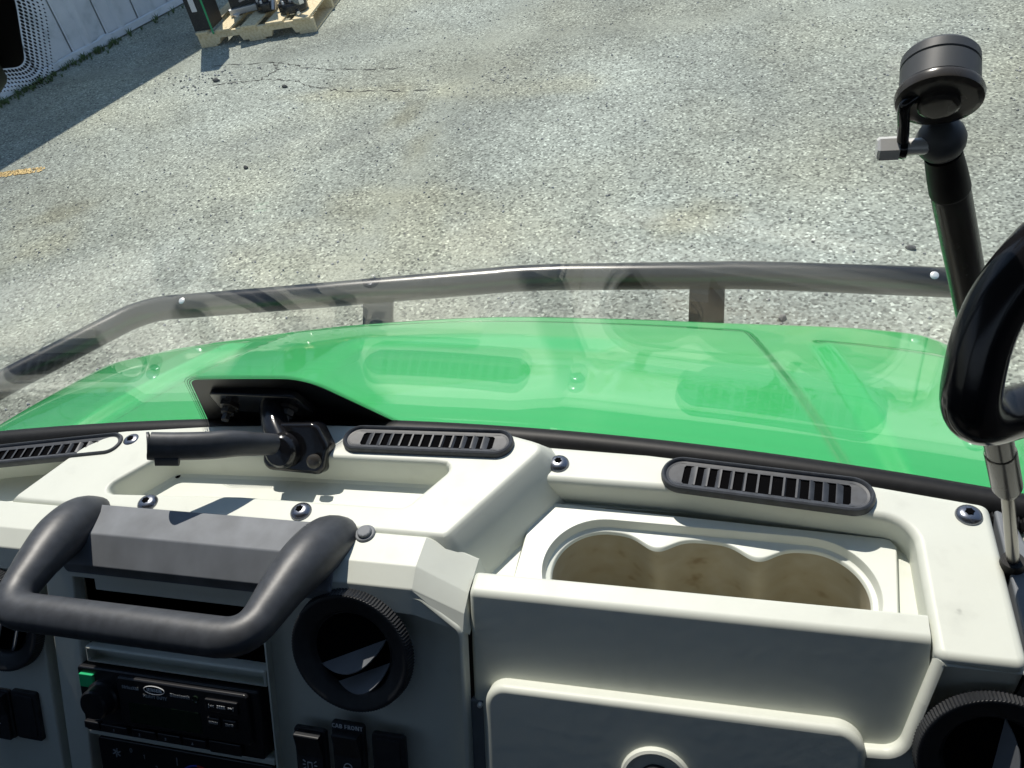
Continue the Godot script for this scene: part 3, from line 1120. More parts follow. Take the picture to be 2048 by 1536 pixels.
func build_dashboard() -> void:
	var root := thing("dashboard", "beige moulded plastic dashboard across the cab below the windshield", "dashboard", Vector3.ZERO)
	var flat := Basis(Vector3.RIGHT, Vector3.FORWARD, Vector3.UP)
	var g := Geo.new()
	# right-hand deck, an L round the cup tray
	var o := Geo.rounded([pz(-0.215, -0.458), pz(-0.05, -0.455), pz(0.123, -0.438), pz(0.1245, -0.325), pz(0.179, -0.324), pz(0.178, -0.460), pz(0.08, -0.4765), pz(0.005, -0.486), pz(-0.08, -0.494), pz(-0.215, -0.499)],
		[0.0, 0.0, 0.022, 0.008, 0.008, 0.008, 0.0, 0.0, 0.0, 0.0], 6)
	g.plate(o, plan(DECK), 0.10, 0.0065, 0.0, 5)
	put("right_deck", g, M.beige_plastic, root)
	# grey trim strip and lower deck at the door pillar
	g = Geo.new()
	o = Geo.rounded([pz(0.181, -0.330), pz(0.2, -0.330), pz(0.2, -0.405), pz(0.192, -0.45), pz(0.181, -0.458)], [0.0, 0.004, 0.01, 0.006, 0.002], 4)
	g.plate(o, plan(DECK - 0.002), 0.06, 0.002)
	put("trim_strip", g, M.worn_plastic, root)
	g = Geo.new()
	o = Geo.rounded([pz(0.2005, -0.33), pz(0.44, -0.33), pz(0.44, -0.40), pz(0.2005, -0.456)], [0.003], 3)
	g.plate(o, plan(DECK - 0.014), 0.08, 0.003)
	put("corner_deck", g, M.beige_plastic, root)
	# face of the right end, carries the round outlet
	g = Geo.new()
	o = Geo.rounded([Vector2(0.126, 0.004), Vector2(0.117, -0.031), Vector2(0.107, -0.070), Vector2(0.05, -0.074), Vector2(0.05, -0.30), Vector2(0.45, -0.30), Vector2(0.45, 0.004)], [0.003, 0.05, 0.014, 0.0, 0.0, 0.0, 0.0], 6)
	g.plate(o, slope(1.464, -0.3245), 0.03, 0.0055, 0.0, 5)
	put("right_face", g, M.beige_plastic, root)
	# ledge with the panel below it
	g = Geo.new()
	var ax := Basis(Vector3.BACK, Vector3.UP, Vector3.LEFT)
	o = Geo.rounded([Vector2(-0.3575, 1.25), Vector2(-0.3575, 1.4705), Vector2(-0.338, 1.4705), Vector2(-0.225, 1.2748)], [0.0, 0.003, 0.0075, 0.0], 6)
	g.plate(o, Transform3D(ax, Vector3(-0.2015, 0, 0)), 0.3245, 0.004, 0.0, 4)
	put("ledge_panel", g, M.beige_plastic, root)
	# glove box door
	g = Geo.new()
	o = Geo.rounded([Vector2(-0.1885, -0.32), Vector2(0.0875, -0.32), Vector2(0.0865, -0.0575), Vector2(-0.1885, -0.0605)], [0.0, 0.0, 0.021, 0.018], 8)
	g.plate(o, slope(1.462, -0.334, 0.0135), 0.02, 0.0055, 0.0, 5)
	var door := put("glove_box_door", g, M.beige_plastic, root)
	g = Geo.new()
	var kx := slope(1.462, -0.334, 0.0135)
	kx.origin = kx * Vector3(-0.056, -0.119, 0.0)
	g.lathe([Vector2(0.0265, -0.004), Vector2(0.0265, 0.001), Vector2(0.0255, 0.0035), Vector2(0.0235, 0.0045), Vector2(0.0215, 0.0035), Vector2(0.0205, 0.001)], kx, 40)
	put("latch_ring", g, M.beige_plastic, door)
	g = Geo.new()
	g.lathe([Vector2(0.0125, 0.0), Vector2(0.013, 0.008), Vector2(0.0115, 0.0125), Vector2(0.009, 0.014), Vector2(0.003, 0.0145)], kx, 28)
	g.box(kx * Vector3(0, -0.006, 0.010), Vector3(0.046, 0.014, 0.008), kx.basis, 0.002)
	put("latch_knob", g, M.black_plastic, door)
	# hinge rail left of the door
	g = Geo.new()
	g.plate(Geo.rect(-0.2035, -0.30, -0.1935, -0.083, 0.001), slope(1.462, -0.334, 0.002), 0.006, 0.001)
	var hinge := put("hinge_rail", g, M.worn_plastic, root)
	g = Geo.new()
	var hx := slope(1.462, -0.334, 0.003)
	hx.origin = hx * Vector3(-0.1955, -0.086, 0)
	g.lathe([Vector2(0.0022, -0.002), Vector2(0.0022, 0.001), Vector2(0.0012, 0.0022)], hx, 12)
	put("hinge_pin", g, M.zinc, hinge)

	# tray floor under the cup insert
	g = Geo.new()
	g.plate(Geo.rect(-0.235, 0.34, -0.179, 0.465), plan(1.440), 0.004, 0.0)
	g.plate(Geo.rect(-0.178, 0.4545, 0.13, 0.465), plan(1.440), 0.004, 0.0)
	g.plate(Geo.rect(0.104, 0.34, 0.13, 0.454), plan(1.440), 0.004, 0.0)
	put("tray_floor", g, M.beige_plastic, root)

	# centre console top with a shallow tray
	var outer := Geo.rounded([pz(-0.2285, -0.3765), pz(-0.166, -0.481), pz(-0.211, -0.4935), pz(-0.283, -0.4955), pz(-0.41, -0.4915), pz(-0.50, -0.484), pz(-0.605, -0.470), pz(-0.632, -0.446), pz(-0.664, -0.3775)], [0.004, 0.008, 0.01, 0.02, 0.02, 0.02, 0.01, 0.01, 0.003], 5)
	var inner := Geo.rounded([pz(-0.272, -0.402), pz(-0.240, -0.4545), pz(-0.40, -0.452), pz(-0.533, -0.447), pz(-0.579, -0.392), pz(-0.429, -0.401)], [0.014, 0.008, 0.0, 0.012, 0.008, 0.0], 6)
	var mid := pz(-0.41, -0.428)
	var N := 360
	var yc := 1.487
	var po := by_angle(outer, mid, N)
	var pi_ := by_angle(inner, mid, N)
	var rings := []
	rings.append(Geo.place(Geo.inset(po, -0.030), plan(1.43), 0.0))
	rings.append(Geo.place(Geo.inset(po, -0.013), plan(yc - 0.018), 0.0))
	rings.append(Geo.place(Geo.inset(po, -0.0030), plan(yc - 0.0045), 0.0))
	rings.append(Geo.place(Geo.inset(po, -0.0010), plan(yc - 0.0016), 0.0))
	rings.append(Geo.place(Geo.inset(po, 0.001), plan(yc - 0.0003), 0.0))
	rings.append(Geo.place(Geo.inset(po, 0.003), plan(yc), 0.0))
	rings.append(Geo.place(Geo.inset(pi_, -0.004), plan(yc), 0.0))
	rings.append(Geo.place(Geo.inset(pi_, -0.002), plan(yc - 0.0004), 0.0))
	rings.append(Geo.place(Geo.inset(pi_, -0.0005), plan(yc - 0.0018), 0.0))
	rings.append(Geo.place(Geo.inset(pi_, 0.0005), plan(yc - 0.005), 0.0))
	rings.append(Geo.place(Geo.inset(pi_, 0.003), plan(yc - 0.023), 0.0))
	rings.append(Geo.place(Geo.inset(pi_, 0.0042), plan(yc - 0.0262), 0.0))
	rings.append(Geo.place(Geo.inset(pi_, 0.0075), plan(yc - 0.0275), 0.0))
	g = Geo.new()
	g.loft(rings)
	put("console_top", g, M.beige_plastic, root, 32.0)
	# drain hole in the small tray
	g = Geo.new()
	g.lathe([Vector2(0.0028, 0.0), Vector2(0.0028, 0.0008)], Transform3D(flat, Vector3(-0.531, yc - 0.0274, -0.4405)), 14)
	put("drain_hole", g, M.dark_void, root)
	# left deck and its tray
	g = Geo.new()
	o = Geo.rounded([pz(-0.575, -0.455), pz(-0.575, -0.474), pz(-0.635, -0.467), pz(-0.75, -0.446), pz(-1.0, -0.385), pz(-1.0, -0.35), pz(-0.73, -0.4265), pz(-0.632, -0.4455)], [0.0, 0.0, 0.02, 0.02, 0.0, 0.0, 0.02, 0.0], 5)
	g.plate(o, plan(1.4838), 0.06, 0.004)
	put("left_deck", g, M.beige_plastic, root)
	g = Geo.new()
	g.plate(Geo.rounded([pz(-0.64, -0.372), pz(-0.62, -0.46), pz(-1.0, -0.40), pz(-1.0, -0.372)], [0.0]), plan(1.455), 0.02, 0.0)
	put("left_tray_floor", g, M.beige_plastic, root)

	# instrument fascia: top roll with a cut-off right corner
	var prof := Geo.rounded([Vector2(-0.3745, 1.44), Vector2(-0.3745, 1.487), Vector2(-0.345, 1.487), Vector2(-0.3290, 1.4795), Vector2(-0.3185, 1.4613)], [0.0, 0.002, 0.004, 0.0035, 0.0], 4)
	var low := PackedVector2Array()
	for p in prof:
		low.append(Vector2(p.x + (0.004 if p.x > -0.36 else 0.0) , minf(p.y, 1.44 + (p.y - 1.44) * 0.50)))
	var lowest := PackedVector2Array()
	for p in prof:
		lowest.append(Vector2(p.x, minf(p.y, 1.44 + (p.y - 1.44) * 0.05)))
	g = Geo.new()
	g.loft([Geo.place(prof, Transform3D(ax, Vector3.ZERO), 1.0), Geo.place(prof, Transform3D(ax, Vector3.ZERO), 0.246), Geo.place(prof, Transform3D(ax, Vector3.ZERO), 0.2435), Geo.place(low, Transform3D(ax, Vector3.ZERO), 0.204), Geo.place(lowest, Transform3D(ax, Vector3.ZERO), 0.2015)])
	put("fascia_top", g, M.beige_plastic, root, 20.0)
	var A := slope(1.4795, -0.3290)
	var faces := [["outlet_panel", Geo.rounded([Vector2(-0.381, -0.32), Vector2(-0.2035, -0.32), Vector2(-0.2035, -0.030), Vector2(-0.236, -0.006), Vector2(-0.255, -0.0015), Vector2(-0.381, -0.0015)], [0.002, 0.0, 0.012, 0.01, 0.004, 0.002], 5), 0.0],
		["shelf_strip", Geo.rect(-0.5655, -0.104, -0.3815, -0.0885, 0.001), 0.0], ["lower_strip", Geo.rect(-0.5755, -0.179, -0.3815, -0.1725, 0.0), 0.0],
		["column_panel", Geo.rounded([Vector2(-0.605, -0.32), Vector2(-0.584, -0.32), Vector2(-0.5665, -0.02), Vector2(-0.598, -0.02)], [0.002], 3), 0.0],
		["left_panel", Geo.rect(-0.95, -0.32, -0.6135, -0.02, 0.002), -0.002], ["under_panel", Geo.rect(-0.95, -0.33, -0.38, -0.20, 0.0), -0.03]]
	for f in faces:
		g = Geo.new()
		var xf := A
		xf.origin += A.basis.z * f[2]
		g.plate(f[1], xf, 0.012, 0.0018 if f[0] != "outlet_panel" else 0.003, 0.0, 3)
		put(f[0], g, M.beige_plastic, root)
	# right cheek of the console, going down beside the glove box
	g = Geo.new()
	g.plate(Geo.rect(-0.31, -0.30, -0.03, -0.012, 0.01), Transform3D(Basis(A.basis.z, A.basis.y, A.basis.z.cross(A.basis.y)), A.origin + Vector3(-0.2037, 0, 0) + A.basis.z * -0.0), 0.008, 0.001)
	put("console_cheek", g, M.beige_plastic, root)
	# storage slot behind the handle: an open dark box
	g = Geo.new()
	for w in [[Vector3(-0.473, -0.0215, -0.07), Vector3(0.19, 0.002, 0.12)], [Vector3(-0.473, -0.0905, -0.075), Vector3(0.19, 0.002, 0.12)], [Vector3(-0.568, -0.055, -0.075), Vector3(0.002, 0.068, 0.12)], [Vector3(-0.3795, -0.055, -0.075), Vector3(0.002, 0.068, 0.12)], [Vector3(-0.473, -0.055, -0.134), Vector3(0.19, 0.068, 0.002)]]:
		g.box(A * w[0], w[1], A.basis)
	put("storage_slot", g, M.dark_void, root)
	g = Geo.new()
	g.plate(Geo.rect(-0.548, -0.034, -0.382, -0.0205, 0.001), slope(1.4795, -0.3290, -0.004), 0.004, 0.001)
	put("slot_brow", g, M.beige_plastic, root)
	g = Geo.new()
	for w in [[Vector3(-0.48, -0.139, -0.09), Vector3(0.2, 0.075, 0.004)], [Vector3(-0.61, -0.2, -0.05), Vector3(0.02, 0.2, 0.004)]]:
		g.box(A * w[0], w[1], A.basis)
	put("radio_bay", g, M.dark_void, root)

	for s in [Vector3(-0.156, DECK, -0.475), Vector3(0.162, DECK, -0.447), Vector3(-0.584, 1.4838, -0.4605), Vector3(-0.516, yc, -0.3845), Vector3(-0.363, yc, -0.3885)]:
		screw(s, flat * Basis(Vector3.BACK, s.x * 7.0), 0.0095, root)
	# two push-in clips on the fascia roll
	for p in [Vector3(-0.581, 1.487, -0.366), Vector3(-0.2965, 1.487, -0.3715)]:
		g = Geo.new()
		g.lathe([Vector2(0.0085, 0), Vector2(0.0085, 0.001), Vector2(0.0078, 0.0018), Vector2(0.006, 0.002), Vector2(0.0058, 0.0042), Vector2(0.005, 0.0048)], Transform3D(flat, p), 24)
		put("push_clip", g, M.worn_plastic, root)

func build_cup_holder() -> void:
	var root := thing("cup_holder", "cream cup holder insert with three joined wells in the dashboard tray", "cup holder", Vector3(-0.028, 1.446, -0.386), Basis(Vector3.RIGHT, Vector3.FORWARD, Vector3.UP))
	var N := 400
	var outer := by_angle(Geo.rounded([Vector2(-0.1495, -0.03), Vector2(0.1365, -0.03), Vector2(0.1425, 0.046), Vector2(0.138, 0.053), Vector2(-0.140, 0.066), Vector2(-0.148, 0.06)], [0.0, 0.0, 0.004, 0.005, 0.006, 0.006], 4), Vector2.ZERO, N)
	# outlines of the opening and of the wells share the same points
	var slot := func(grow: float, pinch: float) -> PackedVector2Array:
		var o := PackedVector2Array()
		var r := 0.0445 + grow
		var half := 0.0785
		for i in N:
			var d := Vector2.from_angle(TAU * i / N)
			# ray against a stadium of half length "half" and radius r
			var p := Vector2.ZERO
			if absf(d.y) > 1e-6 and absf(d.x * r / absf(d.y)) <= half:
				p = d * (r / absf(d.y))
			else:
				var cx := half * signf(d.x)
				var b := d.x * cx
				p = d * (b + sqrt(maxf(0.0, b * b - cx * cx + r * r)))
			var f := 0.0
			for c in [-0.0395, 0.0405]:
				f += exp(-pow((p.x - c) / 0.0165, 2.0))
			p.y *= 1.0 - pinch * f
			p.y += -0.02 * p.x
			o.append(p)
		return o
	var I := Transform3D.IDENTITY
	var rings := []
	rings.append(Geo.place(outer, I, -0.012))
	rings.append(Geo.place(outer, I, -0.001))
	rings.append(Geo.place(Geo.inset(outer, 0.001), I, 0.0))
	rings.append(Geo.place(slot.call(0.0055, 0.0), I, 0.0))
	rings.append(Geo.place(slot.call(0.0048, 0.0), I, -0.0006))
	rings.append(Geo.place(slot.call(0.0030, 0.0), I, -0.0075))
	rings.append(Geo.place(slot.call(0.0010, 0.0), I, -0.0085))
	rings.append(Geo.place(slot.call(0.0, 0.26), I, -0.0085))
	rings.append(Geo.place(slot.call(-0.001, 0.28), I, -0.0092))
	rings.append(Geo.place(slot.call(-0.0018, 0.30), I, -0.0115))
	var g := Geo.new()
	g.loft(rings, false, false)
	put("insert", g, M.cream_plastic, root, 40.0)
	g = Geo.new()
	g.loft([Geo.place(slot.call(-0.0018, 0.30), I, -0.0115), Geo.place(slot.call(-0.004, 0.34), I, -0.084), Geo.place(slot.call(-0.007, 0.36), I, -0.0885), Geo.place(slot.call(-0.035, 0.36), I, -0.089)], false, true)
	var wl := put("wells", g, M.grimy_shaded_plastic, root, 40.0)
	wl.set_meta("label", "three joined wells with brown residue, coloured darker for the shade inside")
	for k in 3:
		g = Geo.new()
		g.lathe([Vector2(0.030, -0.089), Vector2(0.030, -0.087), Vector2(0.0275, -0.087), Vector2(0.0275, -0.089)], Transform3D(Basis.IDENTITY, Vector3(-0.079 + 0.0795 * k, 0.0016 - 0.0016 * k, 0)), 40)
		put("well_ring", g, M.grimy_shaded_plastic, root)

func build_vents() -> void:
	var spots := [[Vector3(0.016, DECK, -0.4635), 0.09, 0.166, 0.036, "slotted defroster vent on the deck behind the cup holder"], [Vector3(-0.2755, 1.487, -0.4765), -0.02, 0.162, 0.031, "slotted defroster vent beside the windshield latch"], [Vector3(-0.672, 1.4838, -0.4395), -0.20, 0.165, 0.029, "narrow defroster vent at the dashboard's far left"]]
	for s in spots:
		var yaw: float = s[1]
		var b := Basis(Vector3(cos(yaw), 0, sin(yaw)), Vector3(sin(yaw), 0, -cos(yaw)), Vector3.UP)
		var root := thing("defroster_vent", s[4], "vent", s[0], b, "defroster vents along the windshield")
		var l: float = s[2]
		var w: float = s[3]
		var g := Geo.new()
		var o := Geo.obround(l, w, 10)
		g.loft([Geo.place(o, Transform3D.IDENTITY, -0.001), Geo.place(o, Transform3D.IDENTITY, 0.003), Geo.place(Geo.inset(o, 0.0008), Transform3D.IDENTITY, 0.005), Geo.place(Geo.inset(o, 0.0022), Transform3D.IDENTITY, 0.0058), Geo.place(Geo.inset(o, 0.0034), Transform3D.IDENTITY, 0.005),
			Geo.place(Geo.inset(o, 0.0042), Transform3D.IDENTITY, 0.0034), Geo.place(Geo.inset(o, 0.0062), Transform3D.IDENTITY, 0.003)], true, false)
		var hw := w / 2 - 0.0078
		var hl := l / 2 - 0.018
		var hole := by_angle(Geo.rect(-hl, -hw, hl, hw, 0.002, 4), Vector2.ZERO, 200)
		var rim := by_angle(Geo.inset(o, 0.0062), Vector2.ZERO, 200)
		g.loft([Geo.place(rim, Transform3D.IDENTITY, 0.003), Geo.place(hole, Transform3D.IDENTITY, 0.0026), Geo.place(hole, Transform3D.IDENTITY, 0.0012)], false, false)
		put("bezel", g, M.grey_vent, root)
		g = Geo.new()
		g.plate(Geo.rect(-hl, -hw, hl, hw), Transform3D(Basis.IDENTITY, Vector3(0, 0, 0.0012)), 0.0008, 0.0)  # black plate in place of the deep shade of an open duct
		put("duct_shade_plate", g, M.dark_void, root)
		for k in 12:
			g = Geo.new()
			var x := -hl + 2.0 * hl * (k + 0.9) / 12.8
			var lean := 0.0032 * (x / hl)
			g.loft([PackedVector3Array([Vector3(x - 0.0008 + lean, -hw, 0.0013), Vector3(x + 0.0008 + lean, -hw, 0.0013), Vector3(x + 0.0008 - lean * 0.4, -hw, 0.0031), Vector3(x - 0.0008 - lean * 0.4, -hw, 0.0031)]),
				PackedVector3Array([Vector3(x - 0.0008 + lean, hw, 0.0013), Vector3(x + 0.0008 + lean, hw, 0.0013), Vector3(x + 0.0008 - lean * 0.4, hw, 0.0031), Vector3(x - 0.0008 - lean * 0.4, hw, 0.0031)])])
			put("slat", g, M.grey_vent, root)

func build_round_vents() -> void:
	var A := slope(1.4795, -0.3290, 0.0)
	var spots := [[A, Vector2(-0.297, -0.057), 0.0525, 0.45, "round black air outlet right of the radio"], [A, Vector2(-0.657, -0.072), 0.0505, 1.2, "round black air outlet left of the dash handle"], [slope(1.464, -0.3245), Vector2(0.163, -0.063), 0.0485, 1.45, "round black air outlet at the dashboard's right end"]]
	for s in spots:
		var xf: Transform3D = s[0]
		var c: Vector2 = s[1]
		var at := xf * Vector3(c.x, c.y, 0.0)
		var root := thing("round_air_vent", s[4], "vent", at, xf.basis, "round air outlets in the dashboard")
		var r: float = s[2]
		var g := Geo.new()
		# knurled rim
		var n := 240
		var base := PackedVector3Array()
		var topr := PackedVector3Array()
		for i in n:
			var a := TAU * i / n
			var rr := r * (1.0 if i % 2 == 0 else 0.985)
			base.append(Vector3(cos(a) * rr, sin(a) * rr, 0.0))
			topr.append(Vector3(cos(a) * rr * 0.975, sin(a) * rr * 0.975, 0.0085))
		var sm := PackedVector3Array()
		var s2 := PackedVector3Array()
		var s3 := PackedVector3Array()
		var s4 := PackedVector3Array()
		var s5 := PackedVector3Array()
		for i in n:
			var d := Vector3(cos(TAU * i / n), sin(TAU * i / n), 0)
			sm.append(d * r * 0.955 + Vector3(0, 0, 0.0092))
			s2.append(d * r * 0.90 + Vector3(0, 0, 0.0095))
			s3.append(d * r * 0.70 + Vector3(0, 0, 0.0065))
			s4.append(d * r * 0.665 + Vector3(0, 0, 0.0048))
			s5.append(d * r * 0.62 + Vector3(0, 0, 0.0012))
		g.loft([base, topr, sm, s2, s3, s4, s5])
		put("rim", g, M.black_plastic, root, 30.0)
		g = Geo.new()
		g.lathe([Vector2(r * 0.61, 0.0), Vector2(r * 0.61, 0.0018)], Transform3D.IDENTITY, 40)
		put("bowl", g, M.dark_void, root)
		for k in 2:
			var q: float = (0.02 + 0.36 * k) * r
			var half := sqrt(maxf(0.0, pow(r * 0.63, 2.0) - q * q))
			var lens := PackedVector2Array()
			for i in 17:
				var f := -1.0 + 2.0 * i / 16.0
				lens.append(Vector2(f * half, 0.0))
			for i in range(15, 0, -1):
				var f := -1.0 + 2.0 * i / 16.0
				lens.append(Vector2(f * half, -(1.0 - f * f) * r * 0.33))
			var chord := Vector3(cos(s[3]), sin(s[3]), 0)
			var down := Vector3(sin(s[3]), -cos(s[3]), 0)
			var tilt := deg_to_rad(46.0)
			var out := (Vector3(0, 0, 1) * cos(tilt) + down * sin(tilt)).normalized()
			var nrm := chord.cross(-out)
			var bx := Basis(chord, -out, nrm)
			g = Geo.new()
			g.plate(lens, Transform3D(bx, down * q + Vector3(0, 0, 0.0022)), 0.0014, 0.0004, 0.0, 2)
			put("louvre", g, M.worn_plastic, root)

func build_dash_handle() -> void:
	var root := thing("dash_grab_handle", "thick dark grey U-shaped grab handle over the radio", "grab handle", Vector3(-0.457, 1.485, -0.36))
	var o := root.position
	var q := func(x: float, y: float, z: float) -> Vector3:
		return Vector3(x, y, z) - o
	# base plate, dusty grey
	var g := Geo.new()
	var ax := Basis(Vector3.BACK, Vector3.UP, Vector3.LEFT)
	var prof := Geo.rounded([Vector2(-0.3735, 1.4872), Vector2(-0.3735, 1.4955), Vector2(-0.3420, 1.4945), Vector2(-0.3205, 1.4770), Vector2(-0.3200, 1.4655), Vector2(-0.3290, 1.4800), Vector2(-0.345, 1.4875)], [0.0, 0.002, 0.004, 0.003, 0.0, 0.0, 0.0], 3)
	g.plate(prof, Transform3D(ax, Vector3(-0.573, 0, 0) - o), 0.262, 0.003, 0.003, 2)
	put("base_plate", g, M.worn_plastic, root)
	g = Geo.new()
	var half := [Vector3(-0.324, 1.466, -0.376), Vector3(-0.325, 1.487, -0.362), Vector3(-0.328, 1.499, -0.335), Vector3(-0.333, 1.506, -0.300)]
	var pts := []
	for p in half:
		pts.append(q.call(-0.895 - p.x, p.y, p.z))
	pts = Geo.smooth_path(pts, 7)
	var bend := Geo.bent_path([q.call(-0.562, 1.506, -0.300), q.call(-0.556, 1.5095, -0.2545), q.call(-0.339, 1.5095, -0.2545), q.call(-0.333, 1.506, -0.300)], 0.034, 12)
	var tail := []
	for p in half:
		tail.push_front(q.call(p.x, p.y, p.z))
	tail = Geo.smooth_path(tail, 7)
	var whole := pts + bend.slice(1, bend.size() - 1) + tail
	var radii := []
	for p in whole:
		radii.append(lerpf(0.0150, 0.0225, smoothstep(-0.265, -0.345, p.z + o.z)))
	g.tube(whole, radii, 26, 0.9, Vector3.UP)
	put("grip_bar", g, M.handle_plastic, root)

func text(parent: Node, called: String, s: String, height: float, at: Vector3, basis: Basis, m: Material, bold := false) -> void:
	var tm := TextMesh.new()
	var f := SystemFont.new()
	f.font_names = PackedStringArray(["Droid Sans"])
	f.font_weight = 700 if bold else 400
	tm.font = f
	tm.text = s
	tm.font_size = 32
	tm.pixel_size = height / 23.0
	tm.depth = 0.0003
	tm.curve_step = 4.0
	var o := add(called, tm, m, parent)
	o.transform = Transform3D(basis, at)

func build_radio() -> void:
	var A := slope(1.4795, -0.3290, 0.0)
	var root := thing("car_radio", "black car radio with display and buttons in the centre of the dash", "radio", A * Vector3(-0.479, -0.138, 0.0), A.basis)
	var L := func(x: float, s: float, z := 0.0) -> Vector3:      # x and distance down the face, relative to the radio
		return Vector3(x + 0.479, -s + 0.138, z)
	var at := func(x0: float, s0: float, x1: float, s1: float, r: float) -> PackedVector2Array:
		return Geo.rect(x0 + 0.479, -s1 + 0.138, x1 + 0.479, -s0 + 0.138, r, 4)
	var T := func(z: float) -> Transform3D:
		return Transform3D(Basis.IDENTITY, Vector3(0, 0, z))
	var g := Geo.new()
	g.plate(at.call(-0.5735, 0.1065, -0.387, 0.1715, 0.003), T.call(0.004), 0.03, 0.0015, 0.0, 3)
	put("chassis", g, M.radio_black, root)
	g = Geo.new()
	g.plate(at.call(-0.528, 0.1085, -0.3955, 0.1565, 0.004), T.call(0.0085), 0.006, 0.0018, 0.0, 3)
	var fp := put("faceplate", g, M.radio_black, root)
	g = Geo.new()
	g.plate(at.call(-0.5175, 0.1320, -0.4435, 0.1520, 0.001), T.call(0.0088), 0.002, 0.0)
	put("display", g, M.lcd, fp)
	g = Geo.new()
	g.lathe([Vector2(0.0165, 0.0), Vector2(0.0165, 0.003), Vector2(0.0145, 0.0045), Vector2(0.0140, 0.014), Vector2(0.0125, 0.0155), Vector2(0.002, 0.0155)], Transform3D(Basis.IDENTITY, L.call(-0.547, 0.134, 0.004)), 40)
	put("volume_knob", g, M.radio_black, root)
	g = Geo.new()
	g.plate(at.call(-0.5705, 0.1125, -0.5555, 0.1255, 0.001), T.call(0.0065), 0.004, 0.0008)
	put("green_button", g, M.key_green, root)
	for b in [[-0.4365, 0.1155, -0.4045, 0.1275], [-0.436, 0.1330, -0.4235, 0.1420], [-0.4205, 0.1330, -0.4075, 0.1420], [-0.5715, 0.1595, -0.5545, 0.1670], [-0.5535, 0.1600, -0.5245, 0.1680], [-0.5195, 0.1595, -0.4945, 0.1680], [-0.4925, 0.1595, -0.4685, 0.1680], [-0.4665, 0.1595, -0.4425, 0.1680], [-0.4395, 0.1580, -0.4075, 0.1695]]:
		g = Geo.new()
		g.plate(at.call(b[0], b[1], b[2], b[3], 0.0012), T.call(0.0105 if b[1] < 0.15 else 0.0075), 0.006, 0.001, 0.0, 2)
		put("button", g, M.radio_black, root)
	g = Geo.new()
	g.lathe([Vector2(0.003, 0.0), Vector2(0.003, 0.0012), Vector2(0.002, 0.0005)], Transform3D(Basis.IDENTITY, L.call(-0.4465, 0.1185, 0.0085)), 18)
	put("jack", g, M.lcd, fp)
	# lettering
	text(fp, "lettering", "SiriusXM", 0.0030, L.call(-0.5135, 0.1175, 0.0087), Basis.IDENTITY, M.print_dim, true)
	text(fp, "lettering", "JENSEN", 0.0032, L.call(-0.4885, 0.1165, 0.0087), Basis.IDENTITY, M.print_white, true)
	text(fp, "lettering", "HEAVY DUTY", 0.0030, L.call(-0.4885, 0.1232, 0.0087), Basis.IDENTITY, M.print_dim, true)
	text(fp, "lettering", "Bluetooth", 0.0030, L.call(-0.4625, 0.1185, 0.0087), Basis.IDENTITY, M.print_dim, true)
	g = Geo.new()
	var ring := []
	for i in 41:
		var a := TAU * i / 40.0
		ring.append(L.call(-0.4885, 0.1165, 0.0087) + Vector3(cos(a) * 0.0105, sin(a) * 0.0038, 0))
	g.tube(ring, [0.00035], 6)
	put("oval_emblem", g, M.print_white, fp)
	text(root, "lettering", "|<<   SEEK   >>|", 0.0026, L.call(-0.4205, 0.1215, 0.0107), Basis.IDENTITY, M.print_white, true)
	text(root, "lettering", "MODE", 0.0022, L.call(-0.4297, 0.1375, 0.0107), Basis.IDENTITY, M.print_dim, true)
	text(root, "lettering", "INFO", 0.0022, L.call(-0.4140, 0.1375, 0.0107), Basis.IDENTITY, M.print_dim, true)
	for k in 4:
		text(root, "lettering", str(k + 1), 0.0026, L.call(-0.539 + 0.0275 * k, 0.1645, 0.0077), Basis.IDENTITY, M.print_dim, true)

